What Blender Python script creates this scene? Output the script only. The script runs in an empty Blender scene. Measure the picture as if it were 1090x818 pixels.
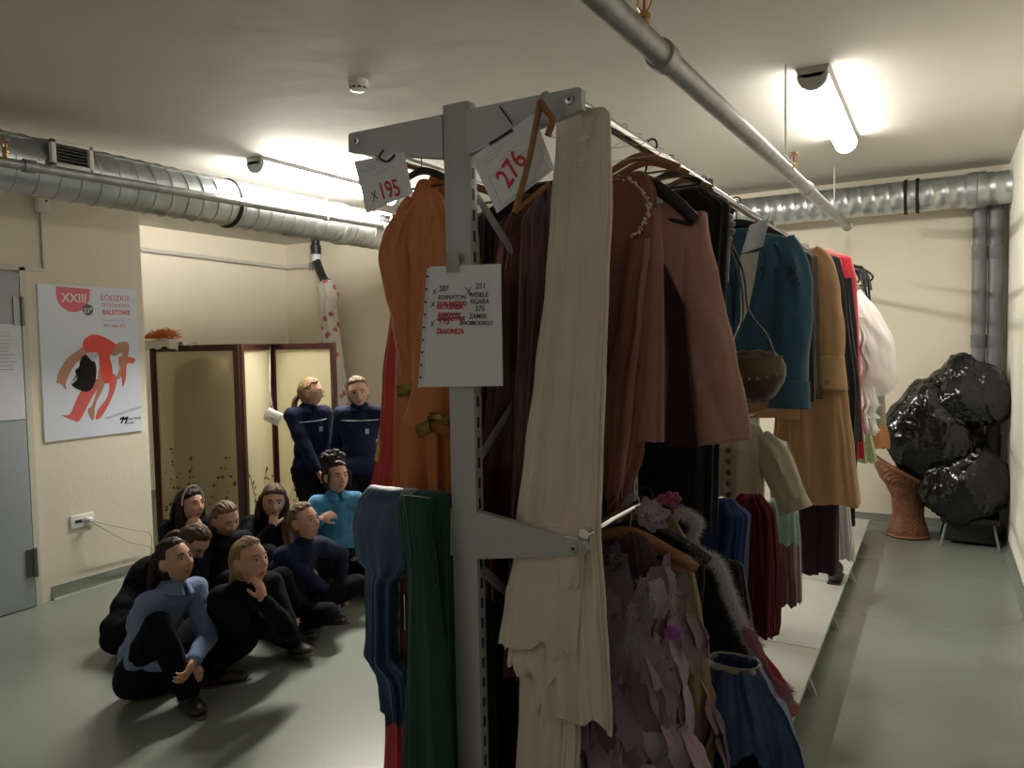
LAMP = 42.0
REAR_FILL = .27
LEFTL = 6.6
EXPO = 0.0
import bpy, bmesh, math, random
from math import sin, cos, pi, radians, sqrt, atan2, exp
from mathutils import Vector, Matrix, noise
V = Vector
SC = bpy.context.scene
COL = SC.collection
random.seed(7)
ORG = {}
TMP = bpy.data.scenes.new('workbench')      # empty scratch scene for evaluating modifiers, removed at the end
def evaluated(o):
    TMP.view_layers[0].update(); dg = TMP.view_layers[0].depsgraph
    return bpy.data.meshes.new_from_object(o.evaluated_get(dg))

# ------------------------------------------------------------------ camera
CAM = V((0, 0, 1.57)); FPX = 801.0
_y, _p, _r = radians(29.7), radians(-3.07), radians(-1.05)
FW = V((-sin(_y)*cos(_p), cos(_y)*cos(_p), sin(_p)))
_rt = V((cos(_y), sin(_y), 0)); _up = _rt.cross(FW)
RT = _rt*cos(_r) + _up*sin(_r); UP = RT.cross(FW)
cam_data = bpy.data.cameras.new('camera')
cam_data.sensor_width = 36.0; cam_data.lens = 36.0*FPX/1090.0; cam_data.clip_start = .02
cam = bpy.data.objects.new('camera', cam_data); COL.objects.link(cam)
cam.matrix_world = Matrix(((RT.x, UP.x, -FW.x, CAM.x), (RT.y, UP.y, -FW.y, CAM.y), (RT.z, UP.z, -FW.z, CAM.z), (0, 0, 0, 1)))
SC.camera = cam

def at(px, py, X=None, Y=None, Z=None):
    """survey point: where the sight line through a photo point meets a plane of the room"""
    d = FW + RT*((px-545)/FPX) + UP*((409-py)/FPX)
    t = (X-CAM.x)/d.x if X is not None else (Y-CAM.y)/d.y if Y is not None else (Z-CAM.z)/d.z
    return CAM + d*t

# ------------------------------------------------------------------ materials
def mat(name, col, rough=.6, metal=0.0, bump=0.0, bscale=60.0, var=0.0, vscale=4.0, sheen=0.0, spec=None, coat=0.0, trans=0.0, col2=None, stretch=None, em=None, ems=0.0):
    m = bpy.data.materials.new(name); m.use_nodes = True
    nt = m.node_tree; b = nt.nodes['Principled BSDF']
    b.inputs['Base Color'].default_value = (*col, 1); b.inputs['Roughness'].default_value = rough
    b.inputs['Metallic'].default_value = metal
    if sheen:
        b.inputs['Sheen Weight'].default_value = sheen; b.inputs['Sheen Roughness'].default_value = .4
    if spec is not None: b.inputs['Specular IOR Level'].default_value = spec
    if coat: b.inputs['Coat Weight'].default_value = coat
    if trans: b.inputs['Transmission Weight'].default_value = trans
    if em: b.inputs['Emission Color'].default_value = (*em, 1); b.inputs['Emission Strength'].default_value = ems
    if var or bump or col2:
        tc = nt.nodes.new('ShaderNodeTexCoord')
        src = tc.outputs['Object']
        if stretch:
            mp = nt.nodes.new('ShaderNodeMapping'); mp.inputs['Scale'].default_value = stretch
            nt.links.new(src, mp.inputs['Vector']); src = mp.outputs['Vector']
        if var or col2:
            n = nt.nodes.new('ShaderNodeTexNoise'); n.inputs['Scale'].default_value = vscale; n.inputs['Detail'].default_value = 5
            nt.links.new(src, n.inputs['Vector'])
            rp = nt.nodes.new('ShaderNodeValToRGB')
            rp.color_ramp.elements[0].position = .22; rp.color_ramp.elements[1].position = .78; rp.color_ramp.interpolation = 'EASE'
            c2 = col2 if col2 else tuple(min(1, c*(1+var)) for c in col)
            c1 = col if col2 else tuple(c*(1-var) for c in col)
            rp.color_ramp.elements[0].color = (*c1, 1); rp.color_ramp.elements[1].color = (*c2, 1)
            nt.links.new(n.outputs['Fac'], rp.inputs['Fac']); nt.links.new(rp.outputs['Color'], b.inputs['Base Color'])
        if bump:
            n2 = nt.nodes.new('ShaderNodeTexNoise'); n2.inputs['Scale'].default_value = bscale; n2.inputs['Detail'].default_value = 4
            nt.links.new(src, n2.inputs['Vector'])
            bp = nt.nodes.new('ShaderNodeBump'); bp.inputs['Strength'].default_value = bump; bp.inputs['Distance'].default_value = .01
            nt.links.new(n2.outputs['Fac'], bp.inputs['Height']); nt.links.new(bp.outputs['Normal'], b.inputs['Normal'])
    return m

def sheer(name, col, see=.4, trl=.4, rough=.7):
    """thin fabric that lets light and some sight through"""
    m = bpy.data.materials.new(name); m.use_nodes = True; nt = m.node_tree
    out = nt.nodes['Material Output']; b = nt.nodes['Principled BSDF']
    b.inputs['Base Color'].default_value = (*col, 1); b.inputs['Roughness'].default_value = rough
    t = nt.nodes.new('ShaderNodeBsdfTranslucent'); t.inputs['Color'].default_value = (*col, 1)
    mx = nt.nodes.new('ShaderNodeMixShader'); mx.inputs[0].default_value = trl
    nt.links.new(b.outputs[0], mx.inputs[1]); nt.links.new(t.outputs[0], mx.inputs[2])
    tr = nt.nodes.new('ShaderNodeBsdfTransparent')
    m2 = nt.nodes.new('ShaderNodeMixShader'); m2.inputs[0].default_value = see
    nt.links.new(mx.outputs[0], m2.inputs[1]); nt.links.new(tr.outputs[0], m2.inputs[2])
    nt.links.new(m2.outputs[0], out.inputs['Surface'])
    return m

_fab = {}
def fabric(col, rough=.8, sheen=.25, var=.12, bump=.25, metal=0.0, spec=.25):
    k = (col, rough, sheen, var, bump, metal)
    if k not in _fab:
        _fab[k] = mat('fabric', col, rough, metal, bump, 220, var, 9, sheen, spec)
    return _fab[k]
def satin(col, rough=.33, var=.15):
    return fabric(col, rough, .3, var, .06, 0.0, .6)

# ------------------------------------------------------------------ objects
def tag(o, label=None, cat=None, group=None, kind=None):
    if label: o['label'] = label
    if cat: o['category'] = cat
    if group: o['group'] = group
    if kind: o['kind'] = kind
    return o

def thing(name, loc, label, cat, group=None, rz=0.0):
    o = bpy.data.objects.new(name, None); COL.objects.link(o)
    o.location = loc; o.rotation_euler = (0, 0, rz); o.empty_display_size = .05
    ORG[o] = V(loc)
    return tag(o, label, cat, group)

def link_mesh(name, me, m, parent=None):
    o = bpy.data.objects.new(name, me); COL.objects.link(o)
    if m is not None:
        for mm in (m if isinstance(m, (list, tuple)) else [m]): me.materials.append(mm)
    if parent is not None:
        o.parent = parent; ORG[o] = ORG[parent]
    else: ORG[o] = V((0, 0, 0))
    return o

class MB:
    def __init__(s): s.v = []; s.f = []
    def add(s, vs, fs):
        o = len(s.v); s.v += [V(p) for p in vs]; s.f += [tuple(i+o for i in f) for f in fs]; return s
    def box(s, c, d, rot=None, bev=0.0):
        c = V(c); hx, hy, hz = d[0]/2, d[1]/2, d[2]/2
        if bev:
            b = min(bev, hx*.9, hy*.9, hz*.9); vs = []
            bm = bmesh.new(); bmesh.ops.create_cube(bm, size=1)
            for q in bm.verts: q.co = V((q.co.x*2*hx, q.co.y*2*hy, q.co.z*2*hz))
            bmesh.ops.bevel(bm, geom=bm.edges[:], offset=b, segments=2, affect='EDGES', profile=.6)
            bm.verts.index_update()
            vs = [q.co.copy() for q in bm.verts]; fs = [tuple(q.index for q in f.verts) for f in bm.faces]; bm.free()
        else:
            vs = [V((x*hx, y*hy, z*hz)) for x in (-1, 1) for y in (-1, 1) for z in (-1, 1)]
            fs = [(0, 1, 3, 2), (4, 6, 7, 5), (0, 4, 5, 1), (2, 3, 7, 6), (0, 2, 6, 4), (1, 5, 7, 3)]
        if rot is not None: vs = [rot @ q for q in vs]
        return s.add([q+c for q in vs], fs)
    def tube(s, pts, rad, n=12, cap=True, flat=1.0, flatdir=None):
        pts = [V(p) for p in pts]; m = len(pts)
        if not isinstance(rad, (list, tuple)): rad = [rad]*m
        T = [(pts[min(i+1, m-1)]-pts[max(i-1, 0)]).normalized() for i in range(m)]
        ref = V(flatdir) if flatdir is not None else (V((0, 0, 1)) if abs(T[0].z) < .9 else V((1, 0, 0)))
        vs = []; fs = []; N = None
        for i in range(m):
            if N is None or flatdir is not None: N = ref - T[i]*ref.dot(T[i])
            else: N = N - T[i]*N.dot(T[i])
            if N.length < 1e-6: N = V((1, 0, 0)) - T[i]*T[i].x
            N.normalize(); B = T[i].cross(N)
            for k in range(n):
                a = 2*pi*k/n; vs.append(pts[i] + (N*cos(a)*flat + B*sin(a))*rad[i])
        for i in range(m-1):
            for k in range(n):
                fs.append((i*n+k, i*n+(k+1) % n, (i+1)*n+(k+1) % n, (i+1)*n+k))
        if cap: fs += [tuple(range(n-1, -1, -1)), tuple((m-1)*n+k for k in range(n))]
        return s.add(vs, fs)
    def cyl(s, a, b, r, n=16, r2=None): return s.tube([a, b], [r, r if r2 is None else r2], n)
    def cone(s, a, b, ra, rb, n=14, h=4):
        a = V(a); b = V(b); d = b-a; L = d.length; d = d.normalized() if L > 1e-6 else V((0, 0, 1))
        pts = []; rad = []
        for i in range(h+1):
            t = pi/2*(i/h); pts.append(a - d*ra*cos(t)*.999); rad.append(max(ra*sin(t), 1e-4))
        for i in range(h+1):
            t = pi/2*(i/h); pts.append(b + d*rb*sin(t)*.999); rad.append(max(rb*cos(t), 1e-4))
        return s.tube(pts, rad, n)
    def ball(s, c, r, F=None, L=None, U=None, n=20, m=12):
        c = V(c); F = F or V((1, 0, 0)); L = L or V((0, 1, 0)); U = U or V((0, 0, 1))
        if not isinstance(r, (list, tuple)): r = (r, r, r)
        vs = [c + U*r[2]]; fs = []
        for i in range(1, m):
            t = pi*i/m
            for k in range(n):
                a = 2*pi*k/n; vs.append(c + F*(r[0]*sin(t)*cos(a)) + L*(r[1]*sin(t)*sin(a)) + U*(r[2]*cos(t)))
        vs.append(c - U*r[2]); e = len(vs)-1
        for k in range(n):
            fs.append((0, 1+k, 1+(k+1) % n)); fs.append((e, 1+(m-2)*n+(k+1) % n, 1+(m-2)*n+k))
        for i in range(m-2):
            for k in range(n): fs.append((1+i*n+k, 1+(i+1)*n+k, 1+(i+1)*n+(k+1) % n, 1+i*n+(k+1) % n))
        return s.add(vs, fs)
    def lathe(s, c, prof, n=32, axis=V((0, 0, 1)), cap=True):
        axis = V(axis).normalized()
        x = axis.orthogonal().normalized(); y = axis.cross(x); c = V(c); vs = []; fs = []
        for r, z in prof:
            for k in range(n):
                a = 2*pi*k/n; vs.append(c + x*(r*cos(a)) + y*(r*sin(a)) + axis*z)
        for i in range(len(prof)-1):
            for k in range(n): fs.append((i*n+k, i*n+(k+1) % n, (i+1)*n+(k+1) % n, (i+1)*n+k))
        if cap: fs += [tuple(range(n-1, -1, -1)), tuple((len(prof)-1)*n+k for k in range(n))]
        return s.add(vs, fs)
    def prism(s, poly, O, ax, ay, th):
        """polygon (2-D list) in the plane O + x*ax + y*ay, thickened by vector th"""
        O = V(O); ax = V(ax); ay = V(ay); th = V(th); n = len(poly)
        vs = [O + ax*p[0] + ay*p[1] for p in poly]; vs += [q + th for q in vs]
        fs = [tuple(range(n)), tuple(range(2*n-1, n-1, -1))] + [(i, n+i, n+(i+1) % n, (i+1) % n) for i in range(n)]
        return s.add(vs, fs)
    def grid(s, fn, nu, nv, closed=False):
        vs = [fn(i/(nu-1) if not closed else i/nu, j/(nv-1)) for j in range(nv) for i in range(nu)]
        fs = []
        for j in range(nv-1):
            for i in range(nu if closed else nu-1):
                fs.append((j*nu+i, j*nu+(i+1) % nu, (j+1)*nu+(i+1) % nu, (j+1)*nu+i))
        return s.add(vs, fs)
    def mesh(s, name='mesh', org=V((0, 0, 0)), ang=40, recalc=True):
        me = bpy.data.meshes.new(name)
        me.from_pydata([p-org for p in s.v], [], s.f); me.validate()
        if recalc:
            bm = bmesh.new(); bm.from_mesh(me); bmesh.ops.recalc_face_normals(bm, faces=bm.faces[:]); bm.to_mesh(me); bm.free()
        for p in me.polygons: p.use_smooth = True
        if ang < 180: me.set_sharp_from_angle(angle=radians(ang))
        return me
    def build(s, name, m, parent=None, ang=40, solid=0.0, recalc=True):
        org = ORG[parent] if parent is not None else V((0, 0, 0))
        o = link_mesh(name, s.mesh(name, org, ang, recalc), m, parent)
        if solid:
            md = o.modifiers.new('thickness', 'SOLIDIFY'); md.thickness = solid; md.offset = 0
        return o
    def single(s, name, m, loc, label, cat, group=None, ang=40, kind=None):
        """a thing that is one mesh, origin at its base"""
        loc = V(loc); o = link_mesh(name, s.mesh(name, loc, ang), m); o.location = loc; ORG[o] = loc
        return tag(o, label, cat, group, kind)
    def remesh(s, voxel, smooth=4, fac=.5, name='mesh', org=V((0, 0, 0))):
        me = bpy.data.meshes.new('tmp'); me.from_pydata(s.v, [], s.f); me.validate()
        o = bpy.data.objects.new('tmp', me); TMP.collection.objects.link(o)
        r = o.modifiers.new('r', 'REMESH'); r.mode = 'VOXEL'; r.voxel_size = voxel; r.use_smooth_shade = True
        if smooth:
            k = o.modifiers.new('s', 'SMOOTH'); k.factor = fac; k.iterations = smooth
        m2 = evaluated(o); m2.name = name
        bpy.data.objects.remove(o); bpy.data.meshes.remove(me)
        m2.transform(Matrix.Translation(-org))
        for p in m2.polygons: p.use_smooth = True
        return m2

def copy_tree(o, parent=None):
    c = o.copy(); COL.objects.link(c); ORG[c] = ORG.get(o, V((0, 0, 0)))
    if parent is not None: c.parent = parent
    for ch in list(o.children): copy_tree(ch, c)
    return c

def structure(name, mb, m, ang=30):
    o = mb.build(name, m, None, ang); o['kind'] = 'structure'; return o

def text_mesh(txt, size, O, ax, ay, m, parent, name='lettering', align='LEFT', depth=.0006, bold=0.0, shear=0.0, spacing=1.0, xs=1.0):
    cu = bpy.data.curves.new('txt', 'FONT'); cu.body = txt; cu.size = size; cu.align_x = align; cu.extrude = depth/2
    cu.offset = bold; cu.shear = shear; cu.space_character = spacing; cu.resolution_u = 3
    o = bpy.data.objects.new('txt', cu); TMP.collection.objects.link(o)
    me = evaluated(o); bpy.data.objects.remove(o)
    ax = V(ax).normalized(); ay = V(ay).normalized(); nz = ax.cross(ay); O = V(O) - ORG[parent]
    for q in me.vertices: q.co = O + ax*(q.co.x*xs) + ay*q.co.y + nz*q.co.z
    me.name = name; me.materials.clear()
    return link_mesh(name, me, m, parent)

def nz(x, y=0.0, z=0.0): return noise.noise(V((x, y, z)))
def sm(a, b, x):
    t = max(0, min(1, (x-a)/(b-a))); return t*t*(3-2*t)
def lerp(a, b, t): return a + (b-a)*t
def sgp(x, e): return math.copysign(abs(x)**e, x)
def spline(pts, n):
    """smooth path through control points"""
    pts = [V(p) for p in pts]; out = []; m = len(pts)-1
    for i in range(n):
        u = i/(n-1)*m; k = min(int(u), m-1); t = u-k
        p0, p1, p2, p3 = pts[max(k-1, 0)], pts[k], pts[k+1], pts[min(k+2, m)]
        out.append(.5*((2*p1) + (p2-p0)*t + (2*p0-5*p1+4*p2-p3)*t*t + (3*p1-p0-3*p2+p3)*t**3))
    return out
def samp(keys, t):
    """smooth interpolation in [(t, value...)]"""
    if t <= keys[0][0]: return keys[0][1:]
    for a, b in zip(keys, keys[1:]):
        if t <= b[0]:
            u = (t-a[0])/(b[0]-a[0]); u = lerp(u, u*u*(3-2*u), .6)
            return tuple(lerp(x, y, u) for x, y in zip(a[1:], b[1:]))
    return keys[-1][1:]

# ------------------------------------------------------------------ cloth
def sil(Y, rows):
    """outline of a hanging garment: (y, left, right) read on its own plane across the rail -> (z, xl, xr)"""
    out = []
    for r in rows:
        a = at(r[1], r[0], Y=Y); b = at(r[2], r[0], Y=Y)
        out.append(((a.z+b.z)/2, a.x, b.x) + tuple(r[3:]))
    return out

def hang(levels, Y, depth=.05, n=72, rows=70, fold=.012, ff=5.0, seed=0.0, hem=.012, grow=1.0, close=True, drift=.8, mb=None, e=.85):
    """a hanging cloth body: closed rings from shoulder to hem with soft vertical folds"""
    z0, z1 = levels[0][0], levels[-1][0]
    keys = [((z0-l[0])/(z0-z1),) + tuple(l[1:3]) + ((l[3] if len(l) > 3 else depth),) for l in levels]
    mb = mb or MB(); vs = []; fs = []
    for j in range(rows+1):
        t = j/rows; xl, xr, dp = samp(keys, t); cx, hw = (xl+xr)/2, (xr-xl)/2
        for k in range(n):
            a = 2*pi*k/n; c, s_ = cos(a), sin(a)
            x = cx + hw*sgp(c, e); y = Y + dp*sgp(s_, .75)
            ph = a*ff/1.5
            q = nz(cos(a)*ff*.6+seed, sin(a)*ff*.6+seed*1.7, t*drift) + .5*nz(cos(a)*ff*1.4-seed, sin(a)*ff*1.4, t*drift*1.4+seed)
            f = fold*(.25+.75*t**grow)*q*2.0
            zz = lerp(z0, z1, t) + hem*t*t*nz(cos(a)*2.2+seed, sin(a)*2.2, 3.1)*2
            vs.append(V((x + f*c*.7, y + f*(s_ if abs(s_) > .3 else s_*2), zz + .004*nz(x*9, zz*7, seed))))
    for j in range(rows):
        for k in range(n): fs.append((j*n+k, j*n+(k+1) % n, (j+1)*n+(k+1) % n, (j+1)*n+k))
    if close: fs.append(tuple(range(n-1, -1, -1)))
    mb.add(vs, fs); return mb

def sleeve(mb, pts, rad, n=24, rows=40, flat=.6, seed=0.0, wr=.006, flatdir=(0, 1, 0), cap=False):
    P = spline(pts, rows); keys = [(i/(len(rad)-1), r) for i, r in enumerate(rad)]
    R = [samp(keys, i/(rows-1))[0] for i in range(rows)]
    o = len(mb.v); mb.tube(P, R, n, cap, flat, flatdir)
    for i in range(o, len(mb.v)):
        p = mb.v[i]; c = P[(i-o)//n]; d = p-c
        if d.length > 1e-6:
            u_ = d.normalized(); f = wr*(.8*nz(u_.x*2.5+seed, u_.y*2.5, p.z*4) + .5*nz(p.x*9, p.y*9+seed, p.z*11+u_.x*2))
            mb.v[i] = p + d.normalized()*f*1.6
    return mb

def plank(poly, Y, th=.006, bulge=0.0):
    """a flat shaped piece of cloth or card across the rail, thick, in the plane y = Y (poly of x, z)"""
    return MB().prism(poly, (0, Y, 0), (1, 0, 0), (0, 0, 1), (0, th, 0))

def fuzz(mb, path, count, length, width, seed, droop=.3):
    """feather barbs standing off a core path"""
    rnd = random.Random(seed); m = len(path)
    for i in range(count):
        p = path[rnd.randrange(m)]
        d = V((rnd.gauss(0, 1), rnd.gauss(0, 1), rnd.gauss(0, 1))).normalized()
        L = length*rnd.uniform(.5, 1.15); s_ = d.cross(V((rnd.random(), rnd.random(), rnd.random()))).normalized()*width
        a = p + d*.004; b = p + d*L*.55; c = p + d*L + V((0, 0, -droop*L))
        mb.add([a-s_, a+s_, b+s_*.9, b-s_*.9, c], [(0, 1, 2, 3), (3, 2, 4)])
    return mb
# ------------------------------------------------------------------ room
XL, XR, YB, YN, XN, ZC, YF = -4.878, .442, 6.97, 3.337, -7.256, 2.872, -1.9
M = {}
def wallmat(name, col):
    return mat(name, col, .75, 0, .12, 35, .03, 1.3)
M['wall'] = wallmat('cream_wall_paint', (.75, .69, .575))
M['wall_white'] = wallmat('white_wall_paint', (.80, .78, .70))
M['ceil'] = mat('ceiling_paint', (.63, .61, .565), .8, 0, .5, 3.0, .05, .7)
def floor_mat():
    m = mat('floor_resin', (.205, .228, .196), .28, 0, .05, 5, .10, .9)
    b = m.node_tree.nodes['Principled BSDF']
    nt = m.node_tree; n = nt.nodes.new('ShaderNodeTexNoise'); n.inputs['Scale'].default_value = 2.0
    r = nt.nodes.new('ShaderNodeMapRange'); r.inputs['To Min'].default_value = .2; r.inputs['To Max'].default_value = .42
    nt.links.new(n.outputs['Fac'], r.inputs['Value']); nt.links.new(r.outputs['Result'], b.inputs['Roughness'])
    return m
M['floor'] = floor_mat()
M['zinc'] = mat('galvanised_steel', (.50, .53, .55), .36, .9, .03, 10, .18, 7)
M['pipe'] = mat('painted_steel_pipe', (.33, .34, .34), .45, .6, .15, 40, .2, 14)
M['greypvc'] = mat('grey_plastic_pipe', (.17, .175, .185), .45, 0, .05, 20, .1, 6)
M['black'] = mat('black_plastic', (.012, .012, .013), .4)
M['white'] = mat('white_plastic', (.78, .78, .76), .4)
M['paper'] = mat('paper', (.72, .75, .82), .6, 0, .05, 30, .02, 8)
M['ink'] = mat('black_ink', (.02, .02, .025), .7)
M['redink'] = mat('red_ink', (.62, .03, .07), .7)
M['rack'] = mat('grey_powder_coated_steel', (.40, .41, .42), .45, .1, .05, 60, .04, 5)
M['chrome'] = mat('chrome', (.75, .75, .76), .16, 1.0)
M['steel'] = mat('steel_wire', (.45, .45, .46), .3, 1.0)
M['brass'] = mat('brass', (.55, .36, .13), .32, 1.0)
M['wood'] = mat('hanger_wood', (.27, .12, .045), .42, 0, .1, 30, .25, 6, stretch=(1, 8, 8))
M['darkwood'] = mat('dark_lacquered_wood', (.045, .013, .010), .35, 0, .1, 30, .3, 6, stretch=(6, 6, 1))
M['rubber'] = mat('dark_rubber', (.02, .02, .02), .7)

structure('floor', MB().box(((XN+XR)/2, (YB+YF)/2, -.05), (XR-XN+.4, YB-YF+.4, .1)), M['floor'])
structure('ceiling', MB().box(((XN+XR)/2, (YB+YF)/2, ZC+.05), (XR-XN+.4, YB-YF+.4, .1)), M['ceil'])
structure('wall_left', MB().box((XL-.1, (YF+YN)/2, ZC/2), (.2, YN-YF, ZC)), M['wall'])
structure('wall_return', MB().box(((XN+XL)/2-.1, YN-.1, ZC/2), (XL-XN-.2, .2, ZC)), M['wall'])
structure('wall_recess', MB().box((XN-.1, (YN+YB)/2, ZC/2), (.2, YB-YN+.2, ZC)), M['wall'])
structure('wall_back', MB().box(((XN+XR)/2, YB+.1, ZC/2), (XR-XN+.4, .2, ZC)), M['wall'])
structure('wall_right', MB().box((XR+.1, (YB+YF)/2, ZC/2), (.2, YB-YF, ZC)), M['wall_white'])
structure('wall_front', MB().box(((XL+XR)/2, YF-.1, ZC/2), (XR-XL+.4, .2, ZC)), M['wall'])
def coving(name, a, b, nrm, m):
    a, b, nrm = V(a), V(b), V(nrm); prof = [(0, .085), (.004, .085), (.006, .03), (.012, .012), (.03, .002), (.03, 0), (0, 0)]
    d = b-a; mb = MB(); n = len(prof)
    vs = [a + nrm*p[0] + V((0, 0, p[1])) for p in prof] + [b + nrm*p[0] + V((0, 0, p[1])) for p in prof]
    fs = [(i, (i+1) % n, n+(i+1) % n, n+i) for i in range(n)] + [tuple(range(n)), tuple(range(n, 2*n))]
    return structure(name, mb.add(vs, fs), m)
coving('baseboard_left', (XL, 2.62, 0), (XL, YN, 0), (1, 0, 0), M['floor'])
coving('baseboard_back', (XN, YB, 0), (XR, YB, 0), (0, -1, 0), M['floor'])
coving('baseboard_right', (XR, YF, 0), (XR, YB-.03, 0), (-1, 0, 0), M['floor'])
coving('baseboard_recess', (XN, YN, 0), (XN, YB-.03, 0), (1, 0, 0), M['floor'])

# door on the left wall
M['door'] = mat('door_paint', (.33, .37, .40), .4, 0, .03, 30, .03, 3)
M['trim'] = mat('door_frame_paint', (.62, .60, .52), .5)
DY1 = 2.50; DY0 = 1.56; DH = 2.045
door = MB().box((XL+.022, (DY0+DY1)/2, DH/2+.006), (.04, DY1-DY0, DH), bev=.004).single('door_1', M['door'], (XL+.022, (DY0+DY1)/2, .006), None, None)
door['kind'] = 'structure'
for z in (.28, 1.82):
    h = MB().cyl((XL+.052, DY1+.006, z-.09), (XL+.052, DY1+.006, z+.09), .012, 12)
    h.box((XL+.047, DY1-.02, z), (.006, .045, .17)); h.build('hinge', mat('hinge_steel', (.22, .22, .21), .4, .8), door)
hd = MB().cyl((XL+.04, DY0+.08, 1.03), (XL+.09, DY0+.08, 1.03), .01, 10).cyl((XL+.09, DY0+.08, 1.03), (XL+.09, DY0+.2, 1.03), .01, 10).box((XL+.045, DY0+.08, 1.0), (.008, .04, .2), bev=.003)
hd.build('door_handle', M['steel'], door)
fr = MB().box((XL+.014, DY1+.03, DH/2+.02), (.028, .035, DH+.05)).box((XL+.014, DY0-.03, DH/2+.02), (.028, .035, DH+.05)).box((XL+.014, (DY0+DY1)/2, DH+.04), (.028, DY1-DY0+.09, .035))
structure('trim_1', fr, M['trim'])
# paper notice taped to the door
pa, pb = at(-6, 345, X=XL+.046), at(16, 447, X=XL+.046)
t = thing('paper_notice', (XL+.045, (pa.y+pb.y)/2, (pa.z+pb.z)/2), 'white paper notice taped on the grey door', 'notice')
MB().box((XL+.0455, (pa.y+pb.y)/2, (pa.z+pb.z)/2), (.001, .21, pa.z-pb.z)).build('sheet', M['paper'], t)
ln = MB()
for i in range(11): ln.box((XL+.0464, (pa.y+pb.y)/2+random.uniform(-.02, .01), pa.z-.05-i*.022), (.0006, random.uniform(.08, .15), .004))
ln.build('printed_lines', mat('faint_print', (.35, .38, .42), .8), t)

# ------------------------------------------------------------------ ducts and pipes
def duct(name, a, b, r, pitch, label, seam=.006, extra=()):
    a, b = V(a), V(b); L = (b-a).length; d = (b-a)/L; prof = []
    z = 0.0; prof.append((r, 0))
    k = 1
    # spiral lock seam modelled as close raised ribs, slightly dented sheet between them
    while k*pitch < L-.02:
        z = k*pitch
        prof += [(r, z-.007), (r+seam, z-.003), (r+seam, z+.003), (r, z+.007)]; k += 1
    prof.append((r, L))
    t = thing(name, a, label, 'duct')
    x = d.orthogonal().normalized(); y = d.cross(x); mb = MB(); vs = []; fs = []; n = 48
    for (rr, zz) in prof:
        for q in range(n):
            an = 2*pi*q/n; sk = pitch*an/(2*pi)             # skew the ribs into a spiral
            zz2 = min(max(zz + (sk if 0 < zz < L else 0), 0), L)
            w = rr + 0.0012*nz(an*1.2, zz*2.5, r*9)
            vs.append(a + x*(w*cos(an)) + y*(w*sin(an)) + d*zz2)
    for i in range(len(prof)-1):
        for q in range(n): fs.append((i*n+q, i*n+(q+1) % n, (i+1)*n+(q+1) % n, (i+1)*n+q)) if q < n-1 else fs.append((i*n+q, i*n, (i+1)*n, (i+1)*n+q))
    mb.add(vs, fs); mb.build('tube', M['zinc'], t, 50)
    for (s_, w) in extra:
        c = a + d*s_
        MB().lathe(c, [(r-.002, -w), (r+.012, -w), (r+.014, -.004), (r+.008, 0), (r+.014, .004), (r+.012, w), (r-.002, w)], 48, d, False).build('joint_band', M['rubber'] if w < .02 else M['zinc'], t)
    return t
DL = duct('ventilation_duct', (-4.35, -1.85, 2.595), (-4.35, 6.78, 2.585), .158, .115, 'wide spiral galvanised duct under the ceiling along the left wall', .005, [(5.5, .012), (6.6, .05)])
DB = duct('ventilation_duct', (-4.1, 6.72, 2.66), (.44, 6.72, 2.66), .122, .10, 'spiral galvanised duct along the back wall above the bin bags', .004, [(3.85, .012), (3.93, .012), (4.32, .06)])
def vent(c, w, h, label):
    c = V(c); t = thing('vent_grille', c, label, 'vent')
    f = MB()
    for s_ in (-1, 1):
        f.box(c+V((0, s_*(w/2-.012), 0)), (.03, .024, h), bev=.003); f.box(c+V((0, 0, s_*(h/2-.011))), (.03, w, .022), bev=.003)
    f.build('frame', M['white'], t)
    MB().box(c+V((-.012, 0, 0)), (.004, w-.03, h-.03)).build('backing', M['black'], t)
    s2 = MB(); n = 6
    for i in range(n):
        s2.box(c+V((-.002, 0, -h/2+.03+(h-.06)*i/(n-1))), (.016, w-.04, .003), Matrix.Rotation(.5, 3, 'Y'))
    s2.build('slats', mat('vent_slat', (.20, .21, .21), .5), t)
    MB().box(c+V((-.05, 0, 0)), (.08, w-.02, h-.02)).build('collar', M['zinc'], t)
vc0, vc1 = at(56, 150, X=-4.17), at(96, 184, X=-4.17)
vent((-4.17, (vc0.y+vc1.y)/2, 2.645), .23, .145, 'white framed vent grille on the left duct near the door')
vent((-4.17, 5.15, 2.645), .2, .14, 'small dark vent grille far along the left duct beside the rack')

def pipe(name, a, b, r, label, ends=True, couple=()):
    a, b = V(a), V(b); d = (b-a).normalized(); t = thing(name, a, label, 'pipe')
    MB().cyl(a, b, r, 20).build('tube', M['pipe'], t)
    for s_ in couple:
        c = a + d*s_; MB().lathe(c, [(r, -.035), (r+.008, -.03), (r+.009, 0), (r+.008, .03), (r, .035)], 24, d, False).build('coupling', M['pipe'], t)
    if ends: MB().lathe(b, [(r+.006, -.03), (r+.007, 0), (r+.004, .02), (.01, .026)], 24, d).build('end_cap', M['pipe'], t)
    return t
pa, pb = at(640, 0, X=-.655), at(902, 241, X=-.655)
dd = (pb-pa)/(pb-pa).length
PRa, PRb = pa - dd*1.2, pb
pr = pipe('sprinkler_pipe', PRa, PRb, .032, 'grey steel sprinkler pipe under the ceiling above the right aisle', True, [1.2+.42, 1.2+2.9])
pa, pb = at(0, 172, X=-4.1), at(420, 243, X=-4.1); dl = (pb-pa)/(pb-pa).length
PLa, PLb = pa - dl*2.5, pb + dl*1.2
pl = pipe('sprinkler_pipe', PLa, PLb, .026, 'grey steel sprinkler pipe running in front of the left duct', True, [2.5+.14, 2.5+3.0])

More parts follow.
